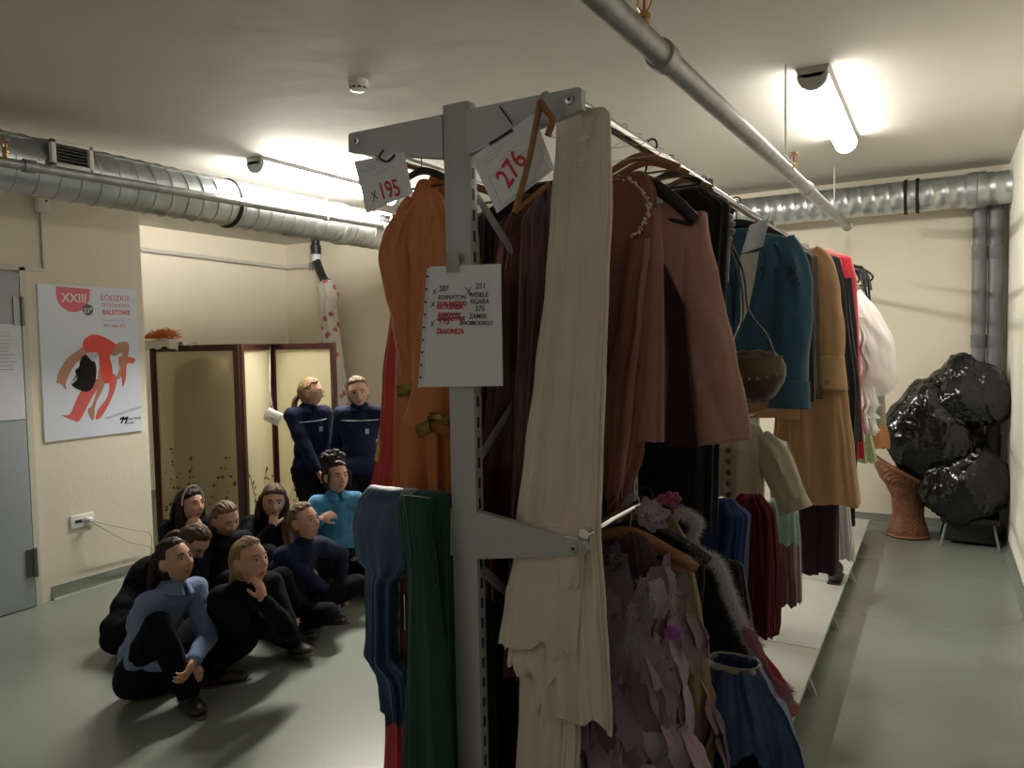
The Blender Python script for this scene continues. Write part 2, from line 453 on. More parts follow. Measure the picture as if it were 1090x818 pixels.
def sprinkler(p, label):
    p = V(p); t = thing('fire_sprinkler', p, label, 'sprinkler')
    MB().lathe(p, [(.012, 0), (.012, .02), (.016, .022), (.016, .032), (.011, .034), (.009, .04)], 12).build('fitting', M['brass'], t)
    f = MB()
    for s_ in (-1, 1): f.tube(spline([p+V((s_*.008, 0, .04)), p+V((s_*.018, 0, .055)), p+V((s_*.014, 0, .075)), p+V((0, 0, .085))], 8), .0025, 6)
    f.build('frame_arms', M['brass'], t)
    MB().cyl(p+V((0, 0, .04)), p+V((0, 0, .078)), .0035, 8).build('glass_bulb', mat('red_glass', (.6, .05, .03), .1), t)
    MB().lathe(p+V((0, 0, .085)), [(.004, 0), (.02, .002), (.021, .004), (.004, .006)], 16).build('deflector', M['brass'], t)
q = at(686, 42, X=-.655); sprinkler((-.655, q.y, q.z+.03), 'brass sprinkler head on the right pipe near the photographer')
q = at(845, 186, X=-.655); sprinkler((-.655, q.y, q.z+.02), 'brass sprinkler head on the right pipe below the lamp')
q = at(6, 172, X=-4.1); sprinkler((-4.1, q.y, q.z+.02), 'brass sprinkler head on the left pipe beside the vent')
q = at(386, 236, X=-4.1); sprinkler((-4.1, q.y, q.z+.02), 'brass sprinkler head on the left pipe behind the rack')
def rod(x, y, z, r, label):
    t = thing('pipe_hanger', (x, y, ZC), label, 'hanger rod')
    MB().cyl((x, y, z+r+.03), (x, y, ZC), .005, 8).build('threaded_rod', M['white'], t)
    MB().tube([V((x+(r+.004)*cos(a), y, z+(r+.004)*sin(a)+(.02 if k == 8 else 0))) for k, a in enumerate([2*pi*i/16+pi/2-pi for i in range(17)])], .004, 6).build('clamp_ring', M['white'], t)
q = at(836, 178, X=-.655); rod(-.655, q.y, q.z, .032, 'thin hanger rod holding the right pipe below the lamp')
q = at(347, 231, X=-4.1); rod(-4.1, q.y, q.z, .026, 'thin hanger rod holding the left pipe beside the lit lamp')
q = at(893, 215, Y=6.6); 
t = thing('pipe_hanger', (q.x, 6.4, ZC), 'thin hanger rod at the far end of the right pipe', 'hanger rod')
MB().cyl((q.x+.0, 6.3, 2.47), (q.x, 6.3, ZC), .005, 8).build('threaded_rod', M['white'], t)

# twin grey drain pipes behind the bin bags
for i, px in enumerate((1043.5, 1061)):
    x = at(px, 222, Y=6.87).x
    t = thing('drain_pipe', (x, 6.87, 0), ('left' if i == 0 else 'right') + ' one of two grey drain pipes on the back wall', 'pipe')
    MB().cyl((x, 6.87, 0), (x, 6.87, 2.56), .049, 24).build('tube', M['greypvc'], t)
    for z in (.75, 1.52, 2.2):
        MB().lathe((x, 6.87, z), [(.049, -.05), (.053, -.045), (.053, .03), (.055, .035), (.055, .05), (.049, .055)], 24, V((0, 0, 1)), False).build('collar', M['greypvc'], t)
# recess: thin drain line and black stack
pa, pb = at(110, 263.5, X=XN+.06), at(324, 279, Y=6.83)
t = thing('wall_pipe', pa, 'thin white drain pipe sloping along the recess wall above the screen', 'pipe')
pw = V((XN+.06, YN+.02, 2.64)); pe = V((XN+.06, 6.86, 2.585))
MB().tube([pw, pe, V((XN+.12, 6.9, 2.58)), V((-6.75, 6.9, 2.57))], .022, 14).build('tube', mat('white_pvc', (.55, .54, .50), .4), t)
MB().cyl((-6.75, 6.9, 2.53), (-6.75, 6.9, 2.61), .03, 14).build('end_cap', M['greypvc'], t)
xa, xb = at(336, 262, Y=6.82).x, at(347, 300, Y=6.82).x
t = thing('soil_pipe', (xb, 6.82, 0), 'black soil pipe with an elbow in the far left corner', 'pipe')
MB().tube(spline([(xa, 6.82, ZC-.005), (xa, 6.82, 2.7), (xa+.005, 6.82, 2.62), (lerp(xa, xb, .5), 6.82, 2.46), (xb, 6.82, 2.33), (xb, 6.82, 2.2), (xb, 6.82, 0)], 40), .05, 20).build('tube', M['black'], t)
MB().lathe((xa, 6.82, 2.75), [(.05, -.06), (.062, -.05), (.062, .05), (.05, .06)], 24, V((0, 0, 1)), False).build('coupling', M['black'], t)
MB().lathe((xa, 6.82, 2.66), [(.0515, -.05), (.053, -.048), (.053, .048), (.0515, .05)], 24, V((0, 0, 1)), False).build('pipe_label', M['paper'], t)

# ------------------------------------------------------------------ lamps, detector, wall fittings
M['lamp'] = mat('lamp_diffuser', (.9, .9, .9), .4, em=(1.0, .95, .85), ems=LAMP)
def lamp(x, y0, y1, label, dm=None):
    t = thing('ceiling_lamp', (x, y0, ZC), label, 'lamp')
    b = MB().prism([(-.075, 0), (-.068, -.03), (-.04, -.05), (.04, -.05), (.068, -.03), (.075, 0)], (x, y0, ZC), (1, 0, 0), (0, 0, 1), (0, y1-y0, 0)); b.build('housing', mat('lamp_housing', (.32, .32, .31), .5), t)
    prof = [(.066*cos(a), -.032-.072*sin(a)) for a in [pi*i/12 for i in range(13)]]
    MB().prism(prof, (x, y0+.03, ZC), (1, 0, 0), (0, 0, 1), (0, y1-y0-.06, 0)).build('diffuser', dm or M['lamp'], t)
    for y, s_ in ((y0, -1), (y1, 1)):
        MB().prism([(1.08*p[0], p[1]*1.05+.0) for p in prof] , (x, y, ZC), (1, 0, 0), (0, 0, 1), (0, -s_*.032, 0)).build('end_cap', mat('lamp_end', (.30, .30, .29), .5), t)
lamp(-.55, 3.92, 5.42, 'switched-on ceiling batten lamp over the right aisle')
M['fill_lamp'] = mat('fill_lamp_diffuser', (.9, .9, .9), .4, em=(.96, .97, 1.0), ems=LAMP*REAR_FILL)  # fill lamp added out of view to brighten the near side of the rack
lamp(-2.6, -1.75, -.6, 'dimmer ceiling batten lamp behind the photographer', M['fill_lamp'])
M['lamp3'] = mat('lamp_diffuser_bright', (.9, .9, .9), .4, em=(1.0, .95, .84), ems=LAMP*LEFTL)
lamp(-4.07, 3.65, 5.15, 'switched-on ceiling batten lamp above the seated children', M['lamp3'])

q = at(381, 86, Z=ZC)
t = thing('smoke_detector', q, 'round white smoke detector on the ceiling', 'smoke detector')
MB().lathe(q, [(.05, 0), (.05, -.03), (.046, -.034)], 32).build('base', M['white'], t)
MB().lathe(q, [(.04, -.034), (.04, -.044), (.03, -.05), (.01, -.052)], 32).build('sensor_head', M['white'], t)
sl = MB()
for i in range(9):
    a = 2*pi*i/9; sl.box(q+V((.041*cos(a), .041*sin(a), -.039)), (.004, .016, .007), Matrix.Rotation(a, 3, 'Z'))
sl.build('slots', M['black'], t)

# wall socket, plug, cords
y0, y1 = at(75, 555, X=XL).y, at(99, 555, X=XL).y; zc = .465
t = thing('wall_socket', (XL, (y0+y1)/2, zc), 'white double wall socket low on the left wall', 'socket')
MB().box((XL+.006, (y0+y1)/2, zc), (.012, .155, .085), bev=.004).build('plate', M['white'], t)
MB().box((XL+.013, y0+.045, zc), (.003, .045, .02)).build('switch_window', M['ink'], t)
MB().lathe((XL+.012, y1-.043, zc), [(.026, 0), (.026, .004), (.022, .004), (.02, .001)], 24, V((1, 0, 0))).build('outlet', M['white'], t)
t = thing('power_cord', (XL+.02, y1-.043, zc), 'white plug with two thin cords hanging from the wall socket', 'cord')
MB().lathe((XL+.016, y1-.043, zc), [(.019, 0), (.02, .02), (.012, .035), (.008, .04)], 16, V((1, 0, 0))).build('plug', M['white'], t)
for dz, c in ((.0, .05), (-.01, -.04)):
    MB().tube(spline([(XL+.05, y1-.043, zc+dz), (XL+.08, y1+.05, zc-.07+c*.5), (XL+.07, y1+.2, zc-.16+c), (XL+.05, y1+.38, .22+c), (XL+.05, YN-.06, .09), (XL+.10, YN+.02, .012), (XL+.25, YN+.10, .006)], 30), .004, 8).build('cord', mat('cord_grey', (.5, .48, .42), .5), t)
q = at(43, 217, X=XL)
t = thing('junction_box', (XL, q.y, q.z), 'small white alarm box with conduit above the door', 'junction box')
MB().box((XL+.025, q.y, q.z), (.05, .075, .11), bev=.006).build('casing', M['white'], t)
MB().lathe((XL+.05, q.y+.01, q.z+.015), [(.008, 0), (.007, .004), (.002, .006)], 10, V((1, 0, 0))).build('red_light', mat('red_lens', (.6, .03, .02), .3), t)
c = MB().box((XL+.01, q.y, (q.z-.05+2.09)/2), (.018, .02, q.z-.06-2.09)).box((XL+.01, q.y-.5, 2.083), (.018, 1.02, .02)); c.build('conduit', mat('conduit', (.66, .64, .57), .5), t)
# ------------------------------------------------------------------ poster (flat printed sheet on the left wall)
def ctr(*p): return [tuple(q) for q in p]
PY0, PY1, PZ0, PZ1 = 2.622, 3.285, 1.008, 1.996
PW, PH = PY1-PY0, PZ1-PZ0
pt = thing('poster', (XL, (PY0+PY1)/2, PZ0), 'ballet festival poster with a backbending dancer in red', 'poster')
M['poster'] = mat('poster_paper', (.68, .74, .86), .35)
MB().box((XL+.0045, (PY0+PY1)/2, (PZ0+PZ1)/2), (.009, PW, PH)).build('sheet', M['poster'], pt)
# u to the right (0..1) and v down (0..1) on the sheet, read from the 727x818 crop of the poster
def puv(x, y):
    u = (x-178)/(676-178)
    yt = 8 + (40-8)*u; yb = 775 + (722-775)*u
    return (min(max(u, 0), 1)*PW, PH*(1-(y-yt)/(yb-yt)))
def pprint(name, poly, m, lay):
    xb = XL+.0092+.0003*lay
    P = [puv(*q) for q in poly]
    if name.startswith('dancer'):        # smooth outline
        n = len(P); Q = []
        for i in range(n):
            a, b, d_, e = (V(P[(i+j) % n]) for j in (-1, 0, 1, 2))
            for u in (0, .25, .5, .75): q = .5*((2*b)+(d_-a)*u+(2*a-5*b+4*d_-e)*u*u+(3*b-a-3*d_+e)*u**3); Q.append((q.x, q.y))
        P = Q
    return MB().prism(P, (xb, PY0, PZ0), (0, 1, 0), (0, 0, 1), (.0003, 0, 0)).build(name, m, pt, 20)
M['pink'] = mat('poster_pink', (.72, .12, .17), .45); M['pink2'] = mat('poster_pale_pink', (.62, .22, .32), .45)
M['skinprint'] = mat('poster_skin', (.42, .21, .13), .5); M['redprint'] = mat('poster_red', (.68, .05, .03), .5); M['redprint2'] = mat('poster_red_veil', (.60, .11, .10), .5)
M['hairprint'] = mat('poster_dark', (.018, .015, .018), .7, spec=.1); M['shade'] = mat('poster_grey', (.46, .50, .58), .5)
# studio floor shadow printed behind the dancer
pprint('printed_shadow', [(470, 660), (676, 600), (676, 612), (480, 668)], M['shade'], 0)
arc = [(263 + 82*(1-cos(a)), 62 + 82*sin(a)) for a in [pi*i/20 for i in range(21)]]
pprint('emblem_disc', [(263, 22)] + [(263+82-82*cos(a), 60+86*sin(a)) for a in [pi*i/20 for i in range(21)]] + [(427, 36)], M['pink'], 1)
pprint('emblem_badge', [(413+27*cos(a), 136+27*sin(a)) for a in [2*pi*i/24 for i in range(24)]], mat('poster_navy', (.07, .09, .14), .5), 2)
# dancer, layer by layer
pprint('dancer_veil', [(382, 500), (440, 470), (450, 500), (400, 580), (345, 672), (310, 670), (262, 645), (300, 640), (340, 560)], M['redprint2'], 1)
pprint('dancer_veil', [(500, 440), (545, 460), (535, 520), (500, 590), (455, 655), (425, 665), (440, 620), (490, 560), (505, 500)], M['redprint2'], 1)
pprint('dancer_veil', [(580, 360), (650, 372), (640, 395), (605, 400), (595, 470), (575, 510), (572, 470), (560, 380)], M['redprint2'], 1)
pprint('dancer_arm', [(395, 305), (410, 345), (340, 395), (290, 480), (288, 522), (262, 492), (245, 488), (255, 440), (300, 370), (350, 335)], M['skinprint'], 2)
pprint('dancer_hair', [(370, 365), (400, 352), (432, 380), (442, 430), (430, 490), (405, 525), (370, 530), (315, 500), (345, 470), (335, 430), (355, 410)], M['hairprint'], 3)
for k in range(9):
    x0, y0 = 350+7*k, 440+6*(k % 4); pprint('dancer_hair_strand', [(x0+10, y0-60), (x0+14, y0-20), (x0-6-3*(8-k), y0+40), (x0-14-4*(8-k), y0+62-2*k), (x0-10-4*(8-k), y0+56-2*k), (x0+2, y0)], M['hairprint'], 5)
pprint('dancer_face', [(395, 345), (440, 345), (455, 352), (430, 385), (410, 372)], M['shade'], 4)
pprint('dancer_leg', [(520, 320), (580, 292), (618, 300), (612, 360), (575, 440), (565, 465), (540, 475), (555, 440), (575, 390), (580, 345), (530, 360)], M['skinprint'], 3)
pprint('dancer_leg', [(455, 420), (495, 440), (470, 520), (430, 590), (418, 660), (405, 668), (388, 620), (410, 600), (440, 520)], M['skinprint'], 3)
pprint('dancer_dress', [(378, 300), (400, 268), (440, 254), (490, 268), (545, 300), (535, 330), (515, 365), (525, 420), (515, 480), (480, 490), (460, 420), (455, 350), (420, 342), (395, 335)], M['redprint'], 4)
def ptext(s, x, y, size, m, bold=0.0, xs=1.0, align='LEFT', lay=3, sp=1.0):
    u, v = puv(x, y)
    return text_mesh(s, size, (XL+.0096+.0003*lay, PY0+u, PZ0+v), (0, 1, 0), (0, 0, 1), m, pt, 'lettering', align, .0004, bold, 0, sp, xs)
ptext('XXIII', 348, 98, .078, M['white'], .0016, .95, 'CENTER', 4, 1.02)
ptext('23\u2070', 413, 150, .040, M['white'], .0006, 1, 'CENTER', 4)
ptext('\u0141\u00d3DZKIE', 480, 90, .052, M['pink'], .0002, .92, sp=1.08)
ptext('SPOTKANIA', 485, 122, .037, M['pink2'], .0002, .93, sp=1.1)
ptext('BALETOWE', 486, 158, .044, M['pink'], .0012, .87)
ptext('Lodz Ballet Festival', 488, 191, .021, M['shade'], 0, .9)
ptext('9-31 maja 2015', 489, 219, .029, M['pink'], .0004, .9)
ptext('Teatr Wielki', 590, 672, .026, M['ink'], 0, .8)
ptext('w \u0141odzi', 583, 692, .024, M['ink'], 0, .8)
for k in (0, 1):
    x = 552+22*k
    pprint('logo_mark', [(x, 662), (x+24, 652), (x+26, 660), (x+10, 688), (x+2, 688), (x+12, 668), (x, 672)], M['hairprint'], 3)

# ------------------------------------------------------------------ folding screen
M['silk'] = sheer('painted_silk', (.66, .58, .38), .42, .35)
M['silk_lit'] = sheer('painted_silk_lit', (.90, .85, .66), .03, .5)  # same silk made paler: lamp brightness of two panels put into the colour
def dpt(px, D, z=0):
    """floor point seen at column px at camera depth D"""
    q = V((CAM.x, CAM.y, 0)) + V((FW.x, FW.y, 0)).normalized()*D + V((RT.x, RT.y, 0)).normalized()*((px-545+2)/FPX*D)
    return V((q.x, q.y, z))
SH = 1.605
jn = [dpt(159, 5.95), dpt(254, 5.68), dpt(288, 6.32), dpt(356, 5.86)]
scr = thing('folding_screen', (jn[1]+jn[2])/2, 'three-panel folding screen of painted cream silk in dark wood frames', 'folding screen')
def panel(a, b, silk, seed, blossoms):
    d = (b-a); L = d.length; d.normalize(); n = V((-d.y, d.x, 0))
    if n.dot(CAM-a) < 0: n = -n
    rot = Matrix((d, n, V((0, 0, 1)))).transposed(); up = V((0, 0, 1))
    f = MB(); w = .05; a = a + d*.004; L -= .008
    for u in (w/2, L-w/2): f.box(a+d*u+up*(SH/2+.02), (w, .028, SH-.04), rot, .004)
    for z in (.2, SH-w/2): f.box(a+d*(L/2)+up*z, (L-2*w+.002, .026, w), rot, .004)
    fo = f.build('panel_frame', M['darkwood'], scr)
    for u in (w/2, L-w/2): MB().box(a+d*u+up*.01, (w*.8, .024, .02), rot, .003).build('foot', M['rubber'], fo)
    MB().box(a+d*(L/2)+up*((.2+SH-w)/2), (L-2*w, .003, SH-w-.2), rot).build('silk_panel', silk, scr)
    rnd = random.Random(seed); br = MB(); bl = MB()
    for k in range(blossoms):
        x0 = rnd.uniform(.1, L-.12); pts = [a+d*x0+up*.26+n*.003]; ang = rnd.uniform(.9, 2.2)
        for i in range(6):
            ang += rnd.uniform(-.5, .5); q = pts[-1] + (d*cos(ang)+up*sin(ang))*rnd.uniform(.05, .12)
            u = (q-a).dot(d)
            if u < .07 or u > L-.07: break
            pts.append(q)
        if len(pts) > 2: br.tube(spline(pts, 14), .0028, 5)
        for q in pts[1:]:
            for j in range(2):
                c = q + d*rnd.uniform(-.03, .03) + up*rnd.uniform(-.03, .03); r = rnd.uniform(.006, .014)
                u = (c-a).dot(d)
                if .065 < u < L-.065: bl.prism([(r*cos(2*pi*i/9)*(1+.3*(i % 2)), r*sin(2*pi*i/9)) for i in range(9)], c+n*.001, d, up, n*.002)
    br.build('painted_branches', mat('screen_gold', (.36, .25, .05), .5), scr)
    bl.build('painted_blossoms', mat('screen_blossom', (.10, .035, .02), .6), scr)
    return d, n, L, rot
P1 = panel(jn[0], jn[1], M['silk'], 3, 7)
P2 = panel(jn[1], jn[2], M['silk_lit'], 4, 3)
P3 = panel(jn[2], jn[3], M['silk_lit'], 9, 7)
up = V((0, 0, 1))
# dress hanging behind the first panel, seen through the silk
d, n, L, rot = P1; c0 = jn[0] + d*(L*.50) - n*.075
t = thing('dress', c0, 'dark grey dress hanging behind the left panel of the folding screen', 'dress', rz=0)
bm_ = hang([(1.50, -.06, .06, .02), (1.455, -.18, .18, .025), (1.39, -.27, .26, .03), (1.2, -.285, .275, .03), (.7, -.29, .28, .03), (.3, -.29, .29, .03)], 0, .03, 48, 40, .008, 4, 3.3)
bm_.v = [c0 + d*p.x + n*p.y + up*p.z for p in bm_.v]; bm_.build('dress_body', fabric((.055, .05, .03)), t)
hk = MB().tube([c0+up*1.50, c0+up*1.56, c0+up*1.58+n*.035, c0+up*(SH+.02)+n*.05, c0+up*(SH+.012)+n*.09, c0+up*(SH-.01)+n*.095], .003, 6); hk.build('hook', M['steel'], t)
# cloth over the top rail and straw bunch
t0 = thing('white_cloth', jn[0]+d*.2+up*SH, 'bunched white cloth draped over the top left of the folding screen', 'cloth')
def cl(u, v):
    w = lerp(-.03, .30, u); k = (v-.5)*.3
    return jn[0]+d*(w) + n*(.034*math.tanh(k*30)+.012*nz(w*20, v*3)) + up*(SH+.028 - max(0, abs(k)-.03)*.55 + .02*sin(u*3.1)+.018*nz(w*14, v*6, 2))
MB().grid(cl, 30, 26).build('cloth', fabric((.75, .74, .70)), t0, solid=.006)
t0 = thing('straw_bunch', jn[0]+d*.08+up*(SH+.05), 'bunch of orange straw with red ribbon lying on the white cloth', 'straw bunch')
rnd = random.Random(5); st = MB(); rb = MB()
for k in range(70):
    b0 = jn[0]+d*rnd.uniform(-.06, .02)+n*rnd.uniform(-.04, .04)+up*(SH+.055+rnd.uniform(0, .02))
    st.tube([b0, b0+d*rnd.uniform(.08, .18)+up*rnd.uniform(-.005, .07), b0+d*rnd.uniform(.16, .30)+up*rnd.uniform(-.01, .055)], .0028, 5)
st.build('straw', mat('orange_straw', (.62, .22, .05), .7), t0)
for k in range(8):
    b0 = jn[0]+d*rnd.uniform(-.02, .12)+n*rnd.uniform(.0, .05)+up*(SH+.06)
    rb.tube(spline([b0, b0+d*.06+up*rnd.uniform(-.01, .02), b0+d*.13+up*rnd.uniform(-.012, .015), b0+d*.2], 10), .006, 6, True, .3)
rb.build('red_ribbon', fabric((.65, .04, .02)), t0)
# little white purse on a string at the fold
pc = at(291, 444, Y=(jn[2]-V((.0, .42, 0))).y)
d3, n3, L3, rot3 = P3
pc = at(291, 444, Y=jn[2].y-.33); pc.z = at(291, 444, Y=pc.y).z
t0 = thing('purse', pc, 'small white purse hanging by a string from the folding screen', 'purse')
n3 = V((.42, -.91, 0)).normalized(); d3 = V((.91, .42, 0)).normalized(); R_ = Matrix((d3, n3, V((0, 0, 1)))).transposed() @ Matrix.Rotation(.45, 3, 'Y')
MB().box(pc, (.13, .05, .105), R_, .018).build('purse_body', mat('white_leather', (.72, .70, .64), .45), t0)
MB().box(pc+n3*.028+R_ @ V((0, 0, .012)), (.128, .008, .06), R_, .003).build('flap', mat('white_leather_flap', (.66, .64, .58), .45), t0)
MB().lathe(pc+n3*.032-up*.012, [(.009, 0), (.009, .004), (.002, .006)], 12, n3).build('clasp', M['brass'], t0)
MB().tube([pc+up*.05, pc+up*.2-d3*.02, V((jn[2].x, jn[2].y, SH+.008))+n3*.03, V((jn[2].x, jn[2].y, SH+.008))-n3*.03, V((jn[2].x, jn[2].y, SH-.12))-n3*.035], .003, 6).build('string', fabric((.6, .58, .5)), t0)

# floral fabric hung around the black soil pipe
xs, ys = at(348, 330, Y=6.74).x, 6.73
t0 = thing('floral_cloth', (xs, ys, .82), 'white and pink floral cloth tied round the black pipe in the corner', 'cloth')
bm_ = hang([(2.37, xs-.05, xs+.06, .05), (2.30, xs-.13, xs+.09, .09), (2.16, xs-.10, xs+.12, .09), (2.1, xs-.1, xs+.09, .09), (1.7, xs-.06, xs+.14, .09), (1.2, xs-.0, xs+.20, .09), (.82, xs+.03, xs+.22, .09)], ys+.03, .1, 60, 60, .02, 4, 1.3)
fm = mat('floral_print', (.62, .58, .54), .7, 0, .1, 100); nt = fm.node_tree; b = nt.nodes['Principled BSDF']
vo = nt.nodes.new('ShaderNodeTexVoronoi'); vo.inputs['Scale'].default_value = 9; tc = nt.nodes.new('ShaderNodeTexCoord')
nt.links.new(tc.outputs['Object'], vo.inputs['Vector']); rp = nt.nodes.new('ShaderNodeValToRGB')
for e_, (p_, c_) in zip([rp.color_ramp.elements[0], rp.color_ramp.elements[1]], [(.0, (.60, .04, .12, 1)), (1, (.66, .62, .58, 1))]): e_.position = p_; e_.color = c_
for p_, c_ in ((.24, (.62, .07, .16, 1)), (.30, (.30, .34, .22, 1)), (.36, (.66, .62, .58, 1))):
    e_ = rp.color_ramp.elements.new(p_); e_.color = c_
nt.links.new(vo.outputs['Distance'], rp.inputs['Fac']); nt.links.new(rp.outputs['Color'], b.inputs['Base Color'])
bm_.build('cloth', fm, t0)
MB().lathe((xs-.01, 6.8, 2.2), [(.11, -.02), (.115, 0), (.11, .02)], 24, V((0, 0, 1)), False).build('tie', fabric((.6, .05, .08)), t0)

# ------------------------------------------------------------------ bin bags, wicker seat, stool
M['bag'] = mat('bin_bag_film', (.004, .004, .0045), .17, 0, .16, 22, spec=.5)
def ico(c, r, sub, seed, crump=.05, knot=None, squash=None, name='bin_bag', label='', group='black bin bags heaped in the corner'):
    c = V(c); bm = bmesh.new(); bmesh.ops.create_icosphere(bm, subdivisions=sub, radius=1)
    vs = []
    for v in bm.verts:
        d_ = v.co.normalized()
        k = 1 + .24*nz(d_.x*1.3+seed, d_.y*1.3, d_.z*1.3); rd2 = 0
        w_ = V((nz(d_.x*2, d_.y*2, seed), nz(d_.y*2, d_.z*2, seed), nz(d_.z*2, d_.x*2, seed)))*.5
        e_ = d_ + w_
        k += .035*max(0, 1-abs(nz(e_.x*2.6+seed, e_.y*2.6, e_.z*2.0))*6) + .022*max(0, 1-abs(nz(e_.x*5, e_.y*5+seed, e_.z*3.5))*6) + .010*max(0, 1-abs(nz(e_.x*10, e_.y*10+seed, e_.z*8))*5) - crump*.5*abs(nz(d_.x*3, d_.y*3+seed, d_.z*3))
        sl_ = 1-.14*d_.z; p = V((d_.x*r[0]*sl_, d_.y*r[1]*sl_, d_.z*r[2]))*k
        if squash is not None: p.z = max(p.z, -squash + .004*rd2)
        q_ = c + p; q_.x = min(q_.x, XR-.008-.01*abs(nz(q_.y*9, q_.z*9))); vs.append(q_)
    bm.verts.index_update(); fs = [tuple(v.index for v in f.verts) for f in bm.faces]; bm.free()
    t = thing(name, (c.x, c.y, c.z-r[2]), label, 'bag', group)
    MB().add(vs, fs).build('bag_body', M['bag'], t, 60)
    if knot:
        k0 = c + V(knot); ax = V(knot).normalized(); kb = MB()
        x = ax.orthogonal().normalized(); y = ax.cross(x)
        def g(u, v):
            a = 2*pi*u; rr = lerp(.09, .016, sm(0, .45, v)) + lerp(0, .075, sm(.55, 1, v)); rr *= 1+.35*sin(a*7+3*v)*.5 + .25*nz(a*2, v*3, seed)
            return k0 + ax*(lerp(-.06, .10, v)) + (x*cos(a)+y*sin(a))*rr
        kb.grid(g, 40, 14, True); kb.build('knotted_neck', M['bag'], t, 60, solid=.002)
    return t
bx0 = at(1030, 410, Y=6.55)
ico((.16, 6.57, at(1036, 412, Y=6.58).z-.05), (.285, .25, .28), 6, 1.2, .10, None, label='black bin bag on top of the heap against the drain pipes')
ico((-.06, 6.53, at(996, 455, Y=6.5).z), (.30, .25, .36), 6, 4.7, .09, None, label='black bin bag leaning in the wicker seat, left of the heap')
ico((.145, 6.54, at(1034, 510, Y=6.56).z), (.30, .27, .30), 6, 8.1, .09, None, label='black bin bag at the lower right resting on the dark stool')
M['wicker'] = mat('wicker', (.17, .065, .028), .5, 0, .3, 60, .3, 20)
wx, wy = at(965, 560, Z=.0).x+.02, 6.62
wt = thing('wicker_seat', (wx, wy, 0), 'brown hourglass wicker seat under the bin bags', 'wicker chair')
def wick(prof, topfn, n=120, rows=60, th=1.0, bot=0.0):
    mb = MB()
    def g(u, v):
        a = 2*pi*u; zt = topfn(a); z = bot + v*(zt-bot)
        r = samp(prof, z)[0]
        wv = .0035*(1 if (int(u*n/2) % 2) ^ (int(v*rows/2) % 2) else -1)
        return V((wx + (r+wv)*cos(a), wy + (r+wv)*sin(a), z))
    mb.grid(g, n, rows, True); return mb
mb = wick([(0, .145), (.03, .14), (.18, .105), (.30, .11), (.40, .15)], lambda a: .40)
mb.build('base', M['wicker'], wt, 30, solid=.008)
topz = lambda a: .50 + .17*max(0, -cos(a-.5))**1.0 - .06*max(0, -sin(a))
mb = wick([(.0, .13), (.40, .15), (.47, .20), (.56, .235), (.7, .25)], topz, 120, 24, bot=.398)
mb.build('bowl', M['wicker'], wt, 30, solid=.01)
rim = [V((wx+samp([(.40, .15), (.47, .22), (.56, .275), (.7, .30)], topz(a))[0]*cos(a), wy+samp([(.40, .15), (.47, .22), (.56, .275), (.7, .30)], topz(a))[0]*sin(a), topz(a))) for a in [2*pi*i/60 for i in range(61)]]
MB().tube(rim, .014, 10, False).build('rim', M['wicker'], wt)
MB().tube([V((wx+.148*cos(2*pi*i/40), wy+.148*sin(2*pi*i/40), .014)) for i in range(41)], .012, 10, False).build('foot_ring', M['wicker'], wt)
MB().cyl((wx, wy, .39), (wx, wy, .41), .14, 32).build('seat', M['wicker'], wt)
st_ = thing('stool', (.19, 6.6, 0), 'low dark stool with splayed metal legs under the bin bags', 'stool')
MB().box((.20, 6.60, .20), (.38, .36, .05), None, .015).build('seat', mat('dark_vinyl', (.015, .016, .016), .5), st_)
MB().box((.21, 6.63, .10), (.34, .26, .15), None, .01).build('lower_box', mat('dark_vinyl', (.013, .013, .014), .6), st_)
for sx, sy in ((-1, -1), (1, -1), (1, 1), (-1, 1)):
    a = V((.20+sx*.15, 6.59+sy*.14, .18)); b = V((.20+sx*.185, 6.59+sy*.2, .006))
    MB().cyl(a, b, .009, 10).build('leg', M['greypvc'], st_)

# ------------------------------------------------------------------ costume rack
PX, RY = -1.016, 1.53
rt_ = thing('costume_rack', (PX, 3.9, 0), 'long grey double-sided steel costume rack with posts, arms, rails and shelves', 'clothes rack')
POSTY = [1.53, 2.62, 3.71, 4.80, 5.89, 6.6]
def post(y):
    w, dp, T = .072, .036, 2.148
    mb = MB().box((PX, y+dp/2, T/2), (w, dp, T), None, .003); nf = len(mb.f)
    s_ = mb; k = .08
    while k < T-.03:
        for sx in (-1, 1): s_.box((PX+sx*(w/2), y+dp*.5, k), (.0016, .010, .026))
        k += .05
    o = mb.build('post', [M['rack'], M['black']], rt_)
    for p in o.data.polygons: p.material_index = 1 if p.index >= nf else 0
    MB().box((PX, y+dp/2, .03), (.1, .09, .06), None, .004).build('foot', M['rack'], rt_)
for y in POSTY[:5]: post(y)
def arm(y, s_, z1, h0, h1, L, drop=0.0, screw=True):
    # tapered sheet bracket: tall at the post, narrow at the rail
    x0 = PX+s_*.036
    if drop:   # lower pair: narrows from both edges
        poly = [(0, h0/2), (L, h1/2), (L+.012, 0), (L, -h1/2), (0, -h0/2)]
    else:      # top pair: level upper edge, lower edge rises
        poly = [(0, 0), (L, 0), (L+.006, -.005), (L+.006, -h1), (L*.96, -h1-.004), (0, -h0)]
    a = MB().prism(poly, (x0, y-.004, z1), (s_, 0, 0), (0, 0, 1), (0, .022, 0))
    o = a.build('arm', M['rack'], rt_, 20)
    xs_ = x0+s_*(L-.022); zs = z1 if drop else z1-h1*.5
    MB().lathe((xs_, y-.004, zs), [(.011, 0), (.0105, -.004), (.006, -.005)], 16, V((0, 1, 0))).build('screw', M['steel'], o)
    MB().lathe((xs_, y-.0085, zs), [(.005, 0), (.0045, -.001)], 6, V((0, 1, 0))).build('screw_socket', M['black'], o)
ZR, ZL1, ZL2 = 2.093, 1.105, 1.23
